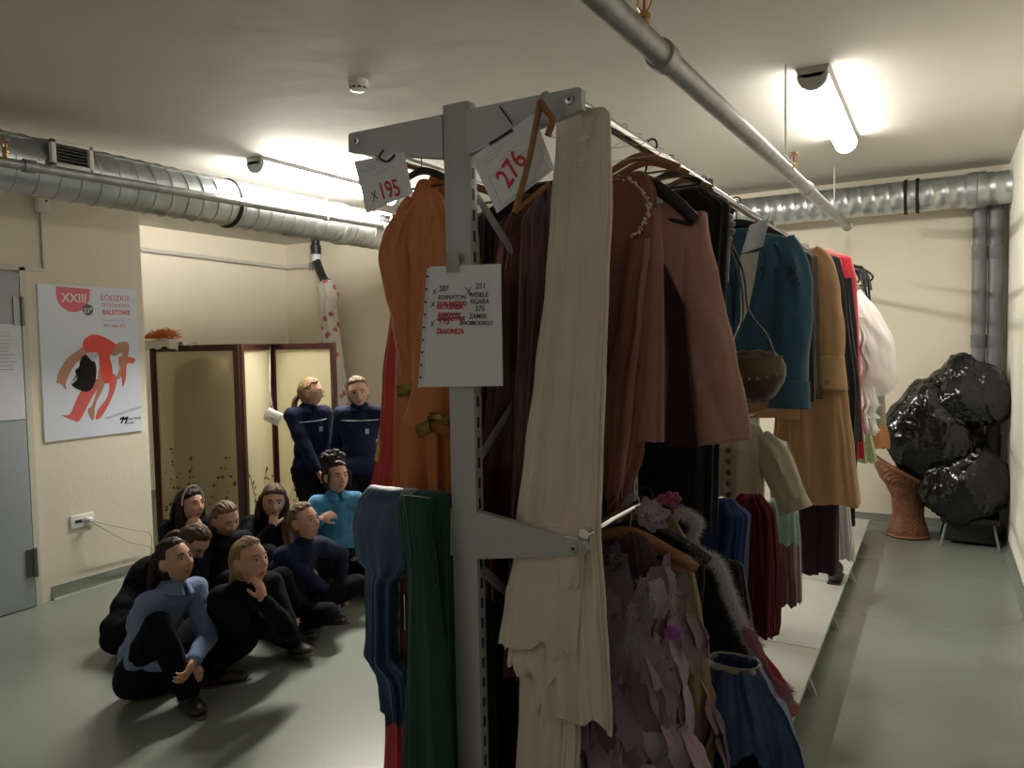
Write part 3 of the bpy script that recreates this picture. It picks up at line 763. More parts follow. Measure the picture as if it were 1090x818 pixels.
for y in POSTY[:5]:
    for s_ in (1, -1):
        arm(y, s_, 2.125, .105, .048, .29)
        arm(y, s_, ZL1 if y < 2.5 else ZL2, .118, .030, .285, 1)
XRR, XRL = -.700, -1.332
for x in (XRR, XRL):
    MB().tube([(x, RY-.002, ZR), (x, 6.55, ZR)], [.016, .016], 16, True, 1.0).build('rail', M['chrome'], rt_)
    MB().tube([(x, RY+.012, ZL1+.03), (x, 2.60, ZL1+.03)], .0125, 14).build('lower_rail', M['chrome'], rt_)
    MB().tube([(x, 2.63, ZL2+.03), (x, 6.55, ZL2+.03)], .0125, 14).build('lower_rail', M['chrome'], rt_)
M['shelf'] = mat('white_shelf_board', (.46, .47, .44), .45, 0, .03, 40, .04, 3)
for s_, x1 in ((1, -.482), (-1, -1.55)):
    x0 = PX+s_*.04
    for ya, yb in zip(POSTY[:-1], POSTY[1:]):
        MB().box(((x0+x1)/2, (ya+yb)/2+.02, .092), (abs(x1-x0), yb-ya-.006, .02), None, .003).build('shelf', M['shelf'], rt_)
    for y in (1.9, 2.4, 2.9, 3.45, 4.3, 5.2, 6.2):
        MB().prism([(0, .08), (.0, .05), (.035, .0), (.055, .0), (.02, .08)], (x1-s_*.03, y, 0), (s_, 0, 0), (0, 0, 1), (0, .02, 0)).build('shelf_foot', M['shelf'], rt_)
# diagonal cross braces between the first two posts
for (za, zb) in ((1.97, 1.25), (1.25, 1.97), (1.02, .2), (.2, 1.02)):
    a = V((PX+.0+.004*(1 if za > zb else -1), 1.57, za)); b = V((PX+.004*(1 if za > zb else -1), 2.62, zb)); dv = (b-a)
    MB().tube([a, b], .014, 4, True, .25, (1, 0, 0)).build('cross_brace', M['rack'], rt_)

# ------------------------------------------------------------------ papers on the rack
def sheet3(name, label, corners, Y, m=None, cat='sign', th=.0012, yoff=None):
    P = [at(x, y, Y=Y) for x, y in corners]; c = sum(P, V((0, 0, 0)))/4
    t = thing(name, (c.x, Y, c.z), label, cat)
    ax = (P[1]-P[0]).normalized(); ay = (P[0]-P[3]).normalized()
    def g(u, v):
        q = P[0].lerp(P[1], u).lerp(P[3].lerp(P[2], u), v)
        return q
    vs = [g(i/8, j/8) for j in range(9) for i in range(9)]
    fs = [(j*9+i, j*9+i+1, (j+1)*9+i+1, (j+1)*9+i) for j in range(8) for i in range(8)]
    vs2 = [q+V((0, th, 0)) for q in vs]
    MB().add(vs, fs).add(vs2, fs).build('paper', m or M['paper'], t)
    return t, P, ax, ay, g
def sheet_text(t, g, Y, s, u, v, size, m, ax, ay, bold=0.0, align='LEFT', shear=0, xs=1.0, rot=0.0):
    p = g(u, v); p.y = Y-.0012
    if rot: ax, ay = ax*cos(rot)+ay*sin(rot), ay*cos(rot)-ax*sin(rot)
    return text_mesh(s, size, p, ax, ay, m, t, 'lettering', align, .0004, bold, shear, 1, xs)
def strokes(t, g, Y, lines, m, r, name='scribble'):
    mb = MB()
    for ln in lines:
        P = [g(*q) for q in ln]
        for q in P: q.y = Y-.0012
        mb.tube(P, r, 5, True, .3, (0, 1, 0))
    return mb.build(name, m, t)
# A4 list in a punched sleeve on the post
Ys = RY-.012
t, P, ax, ay, g = sheet3('document_sleeve', 'typed costume list in a clear punched sleeve taped to the rack post', [(458, 284), (533, 281), (535, 411), (451, 412)], Ys)
T4 = mat('serif_ink', (.05, .05, .06), .7)
for s_, u, v, sz, al in (('207', .15, .205, .019, 'LEFT'), ('ECHNATON', .14, .272, .0145, 'LEFT'), ('251', .66, .195, .019, 'LEFT'), ('WESELE', .57, .262, .0155, 'LEFT'), ('FIGARA', .59, .317, .0155, 'LEFT'), ('276', .66, .377, .018, 'LEFT'), ('ZAMEK', .58, .438, .0155, 'LEFT'), ('SINOBRODEGO', .45, .488, .0132, 'LEFT')):
    sheet_text(t, g, Ys, s_, u, v, sz, T4, ax, ay, .0003, al)
sheet_text(t, g, Ys, '195', .16, .475, .026, M['redink'], ax, ay, .0006, xs=.85)
sheet_text(t, g, Ys, 'ZBASONEZA', .14, .555, .0175, M['redink'], ax, ay, .0007, xs=.8)
sheet_text(t, g, Ys, 'DON PASQUO', .13, .325, .0155, M['redink'], ax, ay, .0007, xs=.85)
sheet_text(t, g, Ys, 'KRTKIENDA', .13, .352, .0155, M['redink'], ax, ay, .0007, xs=.9)
sheet_text(t, g, Ys, 'TOSCANIA', .15, .412, .014, M['redink'], ax, ay, .0006, xs=.95)
sheet_text(t, g, Ys, 'BALLADYNA', .15, .448, .014, M['redink'], ax, ay, .0006, xs=1.0)
strokes(t, g, Ys, [[(.14, .405), (.47, .392)], [(.13, .438), (.53, .425)]], M['ink'], .0011)
strokes(t, g, Ys, [[(.06, .19), (.11, .225)], [(.11, .185), (.065, .23)], [(.52, .18), (.6, .235)], [(.6, .18), (.54, .24)], [(.05, .29), (.1, .33)], [(.1, .285), (.05, .335)], [(.05, .45), (.1, .49)], [(.1, .445), (.05, .495)]], M['ink'], .0011, 'ballpoint_crosses')
film = sheer('clear_film', (.8, .82, .85), .93, .3, .15)
Pm = [at(x, y, Y=Ys-.004) for x, y in [(453, 281), (534, 279), (536, 413), (442, 414)]]
MB().add(Pm, [(0, 1, 2, 3)]).build('sleeve_film', film, t)
edge = MB().add([g(0, 0), g(0, 1), g(-.075, 1.01), g(-.05, .02)], [(0, 1, 2, 3)]); edge.build('punched_strip', mat('sleeve_strip', (.60, .62, .68), .3), t)
ho = MB()
for k in range(9):
    p = g(-.032-.004*k/2, .08+.105*k); ho.lathe((p.x, Ys-.0015, p.z), [(.0032, 0), (.0032, .001)], 10, V((0, 1, 0)))
ho.build('punch_holes', M['ink'], t)
tp = at(482, 279, Y=Ys-.003); MB().box((tp.x, Ys-.004, tp.z), (.036, .0008, .05)).build('tape', mat('adhesive_tape', (.33, .34, .29), .3), t)
# number cards hanging from the arms
def faintform(t, g, Y, seed, box=True):
    r = random.Random(seed); mb = MB(); m = mat('faint_print', (.42, .44, .50), .8)
    L = []
    for k in range(5):
        u0 = r.uniform(.1, .45); L.append([(u0, .12+.055*k), (u0+r.uniform(.18, .4), .12+.055*k)])
    if box: L += [[(.12, .45), (.92, .45)], [(.92, .45), (.92, .95)], [(.92, .95), (.12, .95)], [(.12, .95), (.12, .45)]]
    strokes(t, g, Y, L, m, .0007, 'printed_lines')
Y2 = RY-.03
t, P, ax, ay, g = sheet3('number_card', 'white card with red number 195 hanging at the left end of the rack', [(377, 172), (430, 162), (439, 206), (390, 227)], Y2)
faintform(t, g, Y2, 4, False)
sheet_text(t, g, Y2, '195', .36, .86, .062, M['redink'], ax, ay, .0008, xs=.72, rot=.05)
strokes(t, g, Y2, [[(.2, .66), (.3, .82)], [(.29, .64), (.2, .84)]], M['ink'], .0014, 'ballpoint_cross')
MB().tube(spline([at(408, 160, Y=RY-.01), at(404, 168, Y=Y2-.004), at(412, 172, Y=Y2-.004), at(420, 165, Y=Y2-.004)], 14), .0028, 6).build('string', M['black'], t)
MB().tube([at(401, 170, Y=Y2-.004), at(404, 164, Y=RY-.01), at(409, 159, Y=RY-.0)], .0015, 6).build('wire', M['black'], t)
t, P, ax, ay, g = sheet3('number_card', 'tilted white card with red number 276 hanging from the right arm of the rack', [(501, 168), (568, 121), (590, 180), (529, 227)], Y2)
faintform(t, g, Y2, 8)
sheet_text(t, g, Y2, '276', .30, .80, .07, M['redink'], ax, ay, .001, xs=.75, rot=.42)
MB().tube(spline([at(521, 153, Y=Y2-.004), at(531, 147, Y=Y2-.004), at(545, 138, Y=Y2-.004)], 8), .0035, 6).build('cord', M['black'], t)
MB().tube([at(545, 132, Y=Y2-.003), at(538, 122, Y=RY-.008), at(532, 114, Y=RY-.006)], .0018, 6).build('wire', M['black'], t)
# ------------------------------------------------------------------ hangers (prototypes are copied; a hanger is its own thing, the garment another)
_hp = {}
def hanger(kind, x, y, z, rz, label, tilt=0.0, scale=1.0, drop=0.0):
    """rail point (x, y, z); the bar runs along local x"""
    if kind not in _hp:
        t = thing('clothes_hanger', (0, 0, 0), None, 'hanger'); R_ = .0185
        hook = [V((R_*cos(a), 0, R_*sin(a)-.002)) for a in [pi*(-.15+1.2*i/12) for i in range(13)]]
        hook = list(reversed(hook)); hook = list(reversed(hook))
        hook = hook[::-1] if hook[0].x < 0 else hook
        tail = [V((-R_*.95, 0, -.012)), V((-.006, 0, -.03)), V((0, 0, -.045)), V((0, 0, -.105))]
        MB().tube(spline(hook[:-1] + tail, 40), .0022 if kind != 'black' else .0032, 8).build('hook', M['steel'] if kind != 'black' else M['black'], t)
        b = MB()
        if kind == 'wire':
            b.tube(spline([(0, 0, -.075), (-.03, 0, -.09), (-.2, 0, -.165), (-.205, 0, -.178), (-.19, 0, -.182), (0, 0, -.182), (.19, 0, -.182), (.205, 0, -.178), (.2, 0, -.165), (.03, 0, -.09), (0, 0, -.075)], 70), .0018, 6)
            b.build('frame', M['steel'], t)
        else:
            hw = .215 if kind == 'wood' else .20
            pts = spline([(-hw, .012, -.185), (-.14, .004, -.15), (-.06, 0, -.117), (0, 0, -.105), (.06, 0, -.117), (.14, .004, -.15), (hw, .012, -.185)], 30)
            rad = [lerp(.017, .022, 1-abs(2*i/29-1)) for i in range(30)]
            b.tube(pts, rad, 14, True, .5, (0, 1, 0))
            b.build('shoulder_bar', M['wood'] if kind == 'wood' else M['black'], t)
            MB().tube([(-hw*.93, .008, -.195), (hw*.93, .008, -.195)], .0065 if kind == 'black' else .006, 10).build('trouser_bar', M['wood'] if kind == 'wood' else M['black'], t)
        _hp[kind] = t
    else:
        t = copy_tree(_hp[kind])
    t.location = (x, y, z+.002); t.rotation_euler = (0, tilt, rz); t.scale = (scale, scale, scale)
    t['label'] = label; t['category'] = 'hanger'; t['group'] = 'clothes hangers on the costume rack'
    return t
def RX(y, right=True): return (XRR if right else XRL)
ZH = ZR+.016        # top of the upper rail

def garment(name, Y, label, cat, x=XRR, z=ZR-.1, group=None):
    return thing(name, (x, Y, z), label, cat, group)
def wleather(): pass

# ================================================================= right side, upper rail
# 1 long cream chiffon dress, first on the rail
M['cream'] = sheer('cream_chiffon', (.60, .55, .47), .0, .30)
CRM = fabric((.66, .58, .52), .7, .3, .05)
Y = 1.60
t = garment('chiffon_dress', Y, 'long cream chiffon dress hanging first on the right side of the rack', 'dress')
lv = sil(Y, [(119, 596, 642, .006), (124, 593, 648, .014), (150, 593, 649, .022), (220, 588, 650, .028), (300, 583, 646, .03), (400, 572, 643, .034), (480, 562, 640, .036), (560, 553, 638, .038), (640, 566, 644, .04), (700, 570, 648, .04), (762, 574, 651, .042)])
hang(lv, Y, .03, 110, 90, .011, 5, 2.2, .02, .5, True, .4).build('skirt', CRM, t, 60)
lv = sil(Y-.035, [(560, 556, 618, .012), (600, 548, 622, .016), (640, 540, 618, .02), (684, 535, 614, .022)])
hang(lv, Y-.04, .02, 70, 40, .008, 5, 7.2, .035, .8).build('outer_tier', CRM, t, 60)
lv = sil(Y-.02, [(640, 548, 630, .016), (690, 542, 622, .02), (716, 540, 616, .022)])
hang(lv, Y-.018, .02, 70, 30, .008, 5, 9.4, .03, .8).build('middle_tier', CRM, t, 60)
lv = sil(Y+.01, [(660, 558, 620, .02), (760, 556, 616, .025), (845, 552, 612, .03)])
hang(lv, Y+.01, .03, 70, 40, .012, 6, 3.4, .02, .8).build('under_layer', CRM, t, 60)
lv = sil(Y-.06, [(570, 592, 616, .008), (600, 594, 617, .008), (624, 596, 614, .008)])
hang(lv, Y-.062, .008, 40, 24, .004, 3, 1.4, .01, .8).build('ribbon_end', CRM, t, 60)
pk = MB()
for (px, py, r) in ((620, 149, .007), (624, 146, .006), (616, 152, .005), (619, 172, .006), (622, 176, .005)):
    q = at(px, py, Y=Y-.026); pk.ball(q, (r, .004, r*.8), n=12, m=8)
pk.build('pearl_beads', mat('pearl', (.75, .73, .7), .3), t)
hanger('wire', XRR-.02, Y, ZH, 0, 'wire hanger holding the cream chiffon dress', 0, .35)

# wooden hanger swinging free at the end of the arm, with black clips
q = at(576, 112, Y=RY-.035)
t = thing('clothes_hanger', q, 'brown wooden hanger hooked askew in front of the red 276 card', 'hanger', 'clothes hangers on the costume rack')
A_, B_ = at(575, 108, Y=RY-.05), at(548, 226, Y=RY-.05)
MB().tube(spline([A_, at(571, 130, Y=RY-.052), at(562, 175, Y=RY-.052), B_], 20), [.009]*20, 10, True, .7).build('shoulder_bar', M['wood'], t)
MB().tube(spline([A_, at(583, 120, Y=RY-.045), at(588, 128, Y=RY-.04), at(583, 145, Y=RY-.035)], 14), [.011]*14, 10, True, .7).build('neck', M['wood'], t)
MB().tube([B_, at(566, 210, Y=RY-.03), at(585, 195, Y=RY-.01)], .005, 8).build('trouser_bar', M['wood'], t)
MB().tube(spline([A_, at(577, 100, Y=RY-.03), at(583, 98, Y=RY-.01)], 10), .0022, 6).build('hook', M['steel'], t)

# 2 dark gowns between the post and the cream dress
def gown(Y, rows, m, label, name='gown', fold=.016, ff=6, seed=0.0, kind='wood', x=None, hz=0, dep=.05, right=True, group=None, parts=None, hang_it=True, cat='gown', hem=.015, htilt=0.0, hsc=.9, close=True):
    lv = sil(Y, rows)
    if close:
        a = lv[0]; cx = (a[1]+a[2])/2; d0 = a[3] if len(a) > 3 else dep
        lv = [(a[0]+.014, lerp(cx, a[1], .72), lerp(cx, a[2], .72), d0*.3)] + lv
    t = garment(name, Y, label, cat, XRR if right else XRL, lv[0][0], group)
    hang(lv, Y, dep, 84, 80, fold, ff, seed, hem, .7, close, .6).build('body', m, t, 60, solid=0 if close else .003)
    if hang_it: hanger(kind, x if x is not None else (XRR if right else XRL), Y, ZH, hz, '%s hanger holding the %s' % ({'wood': 'wooden', 'black': 'black plastic', 'wire': 'wire'}[kind], label.split(',')[0].split(' hanging')[0].split(' with ')[0].split(' beside')[0].split(' behind')[0]), htilt, hsc)
    return t
BURG = satin((.075, .012, .02), .28)
COPP = mat('copper_organza', (.075, .022, .009), .25, .45, .25, 14, .5, 7, .2)
BLK = fabric((.010, .009, .010), .85)
gown(1.70, [(205, 572, 592, .02), (235, 556, 610, .03), (330, 553, 612, .035), (450, 548, 610, .04), (600, 542, 606, .04), (720, 538, 600, .04)], BURG, 'burgundy satin gown with sharp glossy folds beside the cream dress', seed=11, fold=.018, ff=5, kind='wire', hsc=.45)
gown(1.82, [(212, 556, 580, .02), (240, 530, 612, .03), (330, 522, 612, .035), (400, 520, 610, .04), (520, 512, 600, .04), (640, 520, 600, .04)], COPP, 'shimmering copper brown gown hanging just right of the rack post', seed=21, fold=.024, ff=5, kind='wire', hsc=.45)
gown(1.93, [(200, 540, 600, .02), (222, 516, 636, .03), (400, 510, 640, .035), (620, 512, 640, .04)], BLK, 'black velvet dress hanging behind the copper brown gown', seed=5, name='dress', cat='dress', kind='wood', hsc=.5)
gown(2.0, [(190, 640, 690, .02), (208, 610, 698, .03), (250, 600, 699, .035), (330, 594, 697, .04), (420, 588, 692, .04), (480, 584, 682, .04), (520, 580, 668, .04), (545, 578, 654, .04)], fabric((.24, .092, .07), .55, .3, .1), 'terracotta satin gown with beaded neckline behind the cream dress', seed=31, fold=.016, ff=3.5, kind='wood', hz=.2, hsc=.5)
tg = [o for o in bpy.data.objects if o.get('label', '').startswith('terracotta')][0]
be = MB(); rnd = random.Random(2)
for q in spline([at(652, 190, Y=1.95), at(672, 193, Y=1.945), at(689, 210, Y=1.95), at(692, 222, Y=1.95), at(686, 240, Y=1.945), at(675, 254, Y=1.94)], 70):
    be.ball(q+V((rnd.uniform(-.006, .006), -.012, rnd.uniform(-.006, .006))), rnd.uniform(.0025, .0045), n=8, m=6)
be.build('bead_trim', mat('pearl', (.62, .56, .5), .25), tg)
lv = sil(1.93, [(255, 668, 690, .012), (330, 658, 682, .014), (430, 640, 672, .016), (530, 632, 660, .016)])
hang(lv, 1.945, .015, 50, 50, .005, 3, 4.4, .02, .6).build('front_drape', satin((.27, .105, .08), .45), tg, 60)

# jackets: body, sleeves, lapels, buttons
def jacket(Y, label, m, x, zs, hw, zhem, flare=.02, gap=.0, sl=None, dep=.055, seed=0.0, name='jacket', lap=True, btn=None, cuff=None, inner=None, lapm=None, sleeves=(1, -1), cat='jacket', rz=0.0, collar=True, btnm=None, fold=.010, slr=(.075, .062, .058, .06)):
    """zs shoulder height, hw half width across shoulders; rotated by rz about the rail point"""
    t = garment(name, Y, label, cat, x, zs+.12)
    lv = [(zs+.045, x-.05, x+.05, .03), (zs+.03, x-.085, x+.085, .036), (zs, x-hw*.93, x+hw*.93, .042), (zs-.06, x-hw*.98, x+hw*.98, dep), (zs-.2, x-hw*.9, x+hw*.9, dep), (zs-.36, x-hw*.84, x+hw*.84, dep), (zhem, x-hw-flare, x+hw+flare, dep+.005)]
    R_ = Matrix.Rotation(rz, 3, 'Z'); c0 = V((x, Y, 0))
    def rot(mb):
        if rz: mb.v = [R_ @ (p-c0) + c0 for p in mb.v]
        return mb
    rot(hang(lv, Y, dep, 80, 64, fold, 5, seed, .006, .8)).build('body', m, t, 60)
    yf = Y-dep-.004
    if gap:      # open front with a dark sheet as its inside
        rot(MB().prism([(x-gap*.25, zs-.02), (x+gap*.25, zs-.02), (x+gap*.8, zs-.34), (x+gap, zhem+.006), (x-gap, zhem+.006), (x-gap*.8, zs-.34)], (0, yf-.010, 0), (1, 0, 0), (0, 0, 1), (0, .012, 0))).build('dark_inside', inner or BLK, t)
    for s_ in sleeves:
        pts = sl(s_) if sl else [(x+s_*(hw-.045), Y, zs-.015), (x+s_*(hw+.0), Y-.005, zs-.12), (x+s_*(hw+.03), Y-.012, zs-.32), (x+s_*(hw+.045), Y-.03, zs-.54)]
        mb = sleeve(MB(), pts, slr, 30, 46, .62, seed+s_, .009); o = rot(mb).build('sleeve', m, t, 60, solid=.004)
        if cuff:
            e1, e0 = V(pts[-1]), V(pts[-2]); dv = (e1-e0).normalized()
            ck = sleeve(MB(), [e1-dv*cuff, e1-dv*cuff*.5, e1+dv*.004], (slr[-1]*1.10, slr[-1]*1.2, slr[-1]*1.26), 30, 12, .66, seed, .003)
            rot(ck).build('cuff', m, t, 60, solid=.005)
    lm = lapm or m
    if lap:
        for s_ in (1, -1):
            pl_ = [(x+s_*.03, zs+.035), (x+s_*.075, zs-.0), (x+s_*.115, zs-.10), (x+s_*.09, zs-.12), (x+s_*.105, zs-.135), (x+s_*.05, zs-.27), (x+s_*.012, zs-.36), (x+s_*.002, zs-.34)]
            pl_ = [(a, b) for a, b in pl_]
            rot(MB().prism(pl_, (0, yf-.012, 0), (1, 0, 0), (0, 0, 1), (0, .008, 0))).build('lapel', lm, t, 30)
    if collar:
        def cg(u, v):
            a = pi*(1.12*u-.06); return V((x+.072*cos(a)*(1+.25*v), Y+.01+.045*sin(a)*(1+.3*v)-.012, zs+.075-.05*v-.01*sin(a)))
        rot(MB().grid(cg, 24, 8)).build('collar', lm, t, 60, solid=.006)
    if btn:
        for k in range(btn[0]):
            q = V((x+btn[1], yf-.012, btn[2]-btn[3]*k)); rot(MB().lathe(q, [(.011, 0), (.012, -.004), (.006, -.006)], 14, V((0, 1, 0)))).build('button', btnm or M['wood'], t)
    return t

# 3 dusty pink jacket on a thick black hanger
PINK = fabric((.42, .225, .205), .75, .3, .06)
Yp = 2.06
q0, q1 = at(752, 214, Y=Yp), at(690, 150, Y=Yp)
slr_ = (.05, .056, .062, .072)
def slp(s_):
    if s_ > 0:
        return [V((p.x-r-.004, Yp-d_, p.z)) for p, r, d_ in zip([at(x, y, Y=Yp-.01) for x, y in ((752, 228), (760, 275), (778, 365), (800, 472))], slr_, (0, .01, .015, .02))]
    return [(-.80, Yp+.0, 1.90), (-.85, Yp, 1.82), (-.87, Yp, 1.62), (-.88, Yp, 1.30)]
t = jacket(Yp, 'dusty pink jacket hanging open on a thick black hanger', PINK, -.695, 1.905, .150, 1.29, .0, 0, slp, .05, 3.1, lap=False, collar=False, slr=slr_)
for o in t.children:
    if o.name.startswith('body'): pass
MB().prism([(-.655, 1.78), (-.60, 1.66), (-.585, 1.45), (-.565, 1.28), (-.655, 1.28), (-.645, 1.5)], (0, Yp-.068, 0), (1, 0, 0), (0, 0, 1), (0, .014, 0)).build('dark_inside', fabric((.035, .014, .014), .8), t)  # dark sheet laid over the front as the dark inside of the gap
for k in range(1):
    lv = [(1.93, -.715, -.665, .012), (1.75, -.725, -.655, .014), (1.5, -.735, -.655, .016), (1.292, -.75, -.655, .018)]
    hang(lv, Yp-.062, .015, 40, 40, .004, 3, 5.5, .004).build('front_panel', PINK, t, 60)
hanger('black', XRR, Yp-.03, ZH, -.25, 'thick black hanger under the dusty pink jacket', .30, .95)

for yy, lab in ((2.1, 'wire hanger just behind the dusty pink jacket'), (2.26, 'wire hanger between the black dress and the brown bodice'), (2.42, 'wire hanger hanging empty behind the brown bodice')):
    hanger('wire', XRR, yy, ZH, .1, lab, 0, .45)
# 4 black and brown costumes behind the pink one
gown(2.2, [(205, 716, 750, .025), (222, 700, 776, .04), (300, 690, 772, .05), (420, 684, 768, .05), (500, 682, 766, .055), (562, 684, 764, .06)], BLK, 'long black dress hanging behind the dusty pink jacket', 'dress', seed=41, fold=.012, kind='black', cat='dress', hsc=.45)
t = gown(2.33, [(204, 736, 760, .03), (214, 728, 772, .045), (235, 724, 777, .055), (262, 722, 776, .05), (300, 724, 774, .05)], mat('brown_quilting', (.085, .045, .025), .4, 0, .5, 26, .2, 10), 'padded brown bodice with puffed shoulder beside the pink jacket', 'bodice', seed=43, fold=.008, kind='wood', cat='bodice', hsc=.4)
q = at(764, 238, Y=2.27)
pb_ = MB()
for k in range(6): pb_.ball(q+V((.01*sin(k), -.012, -.05+.022*k)), (.045, .05, .018), n=24, m=10)
pb_.build('puffed_shoulder', mat('dark_brown_velvet', (.03, .018, .012), .6, sheen=.3), t)
hanger('black', XRR, 2.55, ZH, -.2, 'black plastic hanger standing empty before the teal jacket', .12, .6)

# 5 olive brown leather bag with straps
Yb = 2.62
t = thing('leather_bag', at(806, 395, Y=Yb), 'olive brown leather shoulder bag with stud trim hanging by black straps', 'bag')
LEA = mat('olive_leather', (.075, .058, .033), .42, 0, .25, 50, .25, 7)
bc = at(803, 394, Y=Yb); rx, rz_ = .098, .098
def bagf(u, v):
    a = 2*pi*u; p = pi*v
    z = cos(p); r = sin(p)
    x = r*cos(a); y = r*sin(a)
    zz = z if z < .35 else .35+(z-.35)*.35
    return bc + V((x*rx*(1.05 if z < .2 else 1.0), y*.065*(1-.25*max(0, z)), zz*rz_*1.15 + .012*nz(x*3, y*3, z*3)))
MB().grid(bagf, 48, 30, True).build('bag_body', LEA, t)
def flapf(u, v):
    x = (u-.5)*2; zz = .048-.085*v*(1-.25*x*x); return bc+V((x*rx*.98, -.066*sqrt(max(0, 1-(x*.86)**2))-.012+.02*(1-v)*(1-v), zz+.0))
MB().grid(flapf, 30, 12).build('flap', mat('olive_leather_flap', (.10, .078, .045), .4, 0, .25, 50, .25, 7), t, solid=.004)
for k in range(7):
    x = -.85+1.7*k/6; q = flapf((x+1)/2, .88)+V((0, -.004, 0)); MB().lathe(q, [(.005, 0), (.0045, -.003), (.002, -.004)], 10, V((0, 1, 0))).build('stud', M['steel'], t)
for (a_, b_, c_) in ((-.085, 783, 255), (.075, 789, 262)):
    MB().tube(spline([bc+V((a_, -.03, .04)), bc+V((a_*.6, -.035, .12)), at(b_+8, 330, Y=Yb-.03), at(b_, c_+20, Y=Yb-.02), V((XRR, Yb, ZR-.05)), V((XRR, Yb, ZR+.02))], 30), .008, 8, True, .5).build('strap', M['black'], t)

# 6 teal jacket with white card and shirt front
TEAL = fabric((.040, .112, .175), .7, .35, .08)
Yt = 3.02; xt = -.695
slt = lambda s_: [(xt+s_*.15, Yt, 1.93), (xt+s_*.19, Yt-.01, 1.84), (xt+s_*.205, Yt-.03, 1.62), (xt+s_*.20, Yt-.055, 1.31)]
t = jacket(Yt, 'teal blue tailcoat with white paper and shirt front hanging mid rack', TEAL, xt, 1.955, .19, 1.36, .01, .0, slt, .06, 6.1, cuff=.10, slr=(.065, .07, .068, .06), name='tailcoat', cat='jacket')
ytf = Yt-.078
q = [at(x, y, Y=ytf) for x, y in ((788, 271), (808, 268), (803, 300), (796, 330), (788, 348))]
MB().prism([(p.x, p.z) for p in q], (0, ytf, 0), (1, 0, 0), (0, 0, 1), (0, .006, 0)).build('shirt_front', fabric((.62, .60, .56), .8), t)
wr = MB()
for k in range(5):
    p = at(836+3*k, 283-3*k+1.5*k*k, Y=Yt-.075); wr.tube(spline([p, p+V((.012, -.004, -.02)), p+V((.006, -.002, -.045))], 8), [.003, .008, .003]*2+[.003, .003], 8, True, .6)
wr.build('shoulder_pleats', fabric((.012, .03, .07), .7), t)
hanger('black', XRR, Yt, ZH, 0, 'black plastic hanger inside the teal blue tailcoat', 0, .85)
Yc = Yt-.1
P = [at(x, y, Y=Yc) for x, y in ((798, 240), (819, 230), (812, 262), (789, 270))]; c = sum(P, V((0, 0, 0)))/4
t = thing('paper_note', c, 'blank white paper note pinned above the teal tailcoat', 'paper')
def pn(u, v):
    p = P[0].lerp(P[1], u).lerp(P[3].lerp(P[2], u), v); return p + V((0, .012*sin(u*3), 0))
MB().grid(pn, 10, 10).build('paper', M['paper'], t, solid=.001)
MB().tube(spline([pn(.5, .05), pn(.5, .02)+V((0, .03, .01)), V((XRR, Yc+.05, ZR-.017)), V((XRR+.018, Yc+.05, ZR)), V((XRR, Yc+.05, ZR+.018))], 14), .0015, 6).build('wire', M['steel'], t)

# olive trousers, brown coat, tan coat
gown(3.42, [(262, 822, 848, .03), (276, 806, 868, .04), (340, 800, 871, .045), (424, 800, 872, .05)], fabric((.075, .058, .04), .75), 'dark olive coat hanging between the teal tailcoat and the tan coat', 'coat', seed=52, kind='wire', cat='coat')
TAN = fabric((.44, .265, .135), .8, .3, .06)
Ya = 3.72; xa = -.70
tl = sil(Ya, [(262, 848, 858, .03)])
sla = lambda s_: [(xa+s_*.15, Ya, 1.945), (xa+s_*.205, Ya-.015, 1.86), (xa+s_*.235, Ya-.04, 1.62), (xa+s_*.245, Ya-.07, 1.335)]
t = jacket(Ya, 'tan wool coat with wide turned-back cuff and flared skirt', TAN, xa, 1.965, .195, 1.20, .02, 0, sla, .075, 7.3, name='coat', cat='coat', cuff=.15, slr=(.075, .085, .082, .075), lap=False)
lv = sil(Ya, [(400, 838, 900, .06), (430, 838, 904, .065), (480, 838, 910, .075), (534, 836, 917, .085)])
hang(lv, Ya-.0, .07, 80, 40, .014, 5, 2.9, .012, .8).build('coat_skirt', TAN, t, 60)
q = V((xa+.262, Ya-.15, 1.375)); MB().lathe(q, [(.012, 0), (.012, -.004), (.004, -.006)], 14, V((-.3, 1, 0))).build('button', M['wood'], t)
hanger('wood', XRR, Ya, ZH, 0, 'wooden hanger inside the tan wool coat', 0, .85)
gown(4.02, [(270, 842, 858, .03), (280, 832, 884, .04), (420, 830, 888, .045), (470, 826, 890, .05)], fabric((.30, .20, .10), .8), 'light brown coat hanging close behind the tan wool coat', 'coat', seed=53, kind='wood', cat='coat')
# far end: black coat, red jacket, white blouse, grey coat
gown(4.42, [(268, 852, 872, .03), (276, 840, 894, .045), (320, 838, 904, .05), (420, 838, 915, .05), (500, 850, 910, .05)], fabric((.014, .013, .015), .8), 'long black coat hanging behind the tan wool coat', 'coat', seed=54, kind='wood', cat='coat')
RED = fabric((.48, .02, .035), .6, .3, .08)
gown(4.72, [(268, 866, 884, .03), (276, 856, 906, .05), (300, 852, 911, .055), (400, 852, 915, .055), (486, 858, 920, .055)], RED, 'bright red jacket with black trim near the far end of the rack', 'jacket', seed=55, kind='wood', cat='jacket')
tr = [o for o in bpy.data.objects if o.get('label', '').startswith('bright red')][0]
lv = sil(4.66, [(296, 896, 907, .01), (360, 902, 913, .01), (470, 908, 918, .01)])
hang(lv, 4.655, .01, 30, 30, .003, 3, 1, .005).build('front_trim', fabric((.015, .014, .016)), tr, 60)
q = at(892, 280, Y=4.6); MB().ball(q, .02, n=16, m=10).build('collar_knob', M['wood'], tr)
WHT = fabric((.80, .80, .78), .75, .2, .02)
Yw = 5.0; 
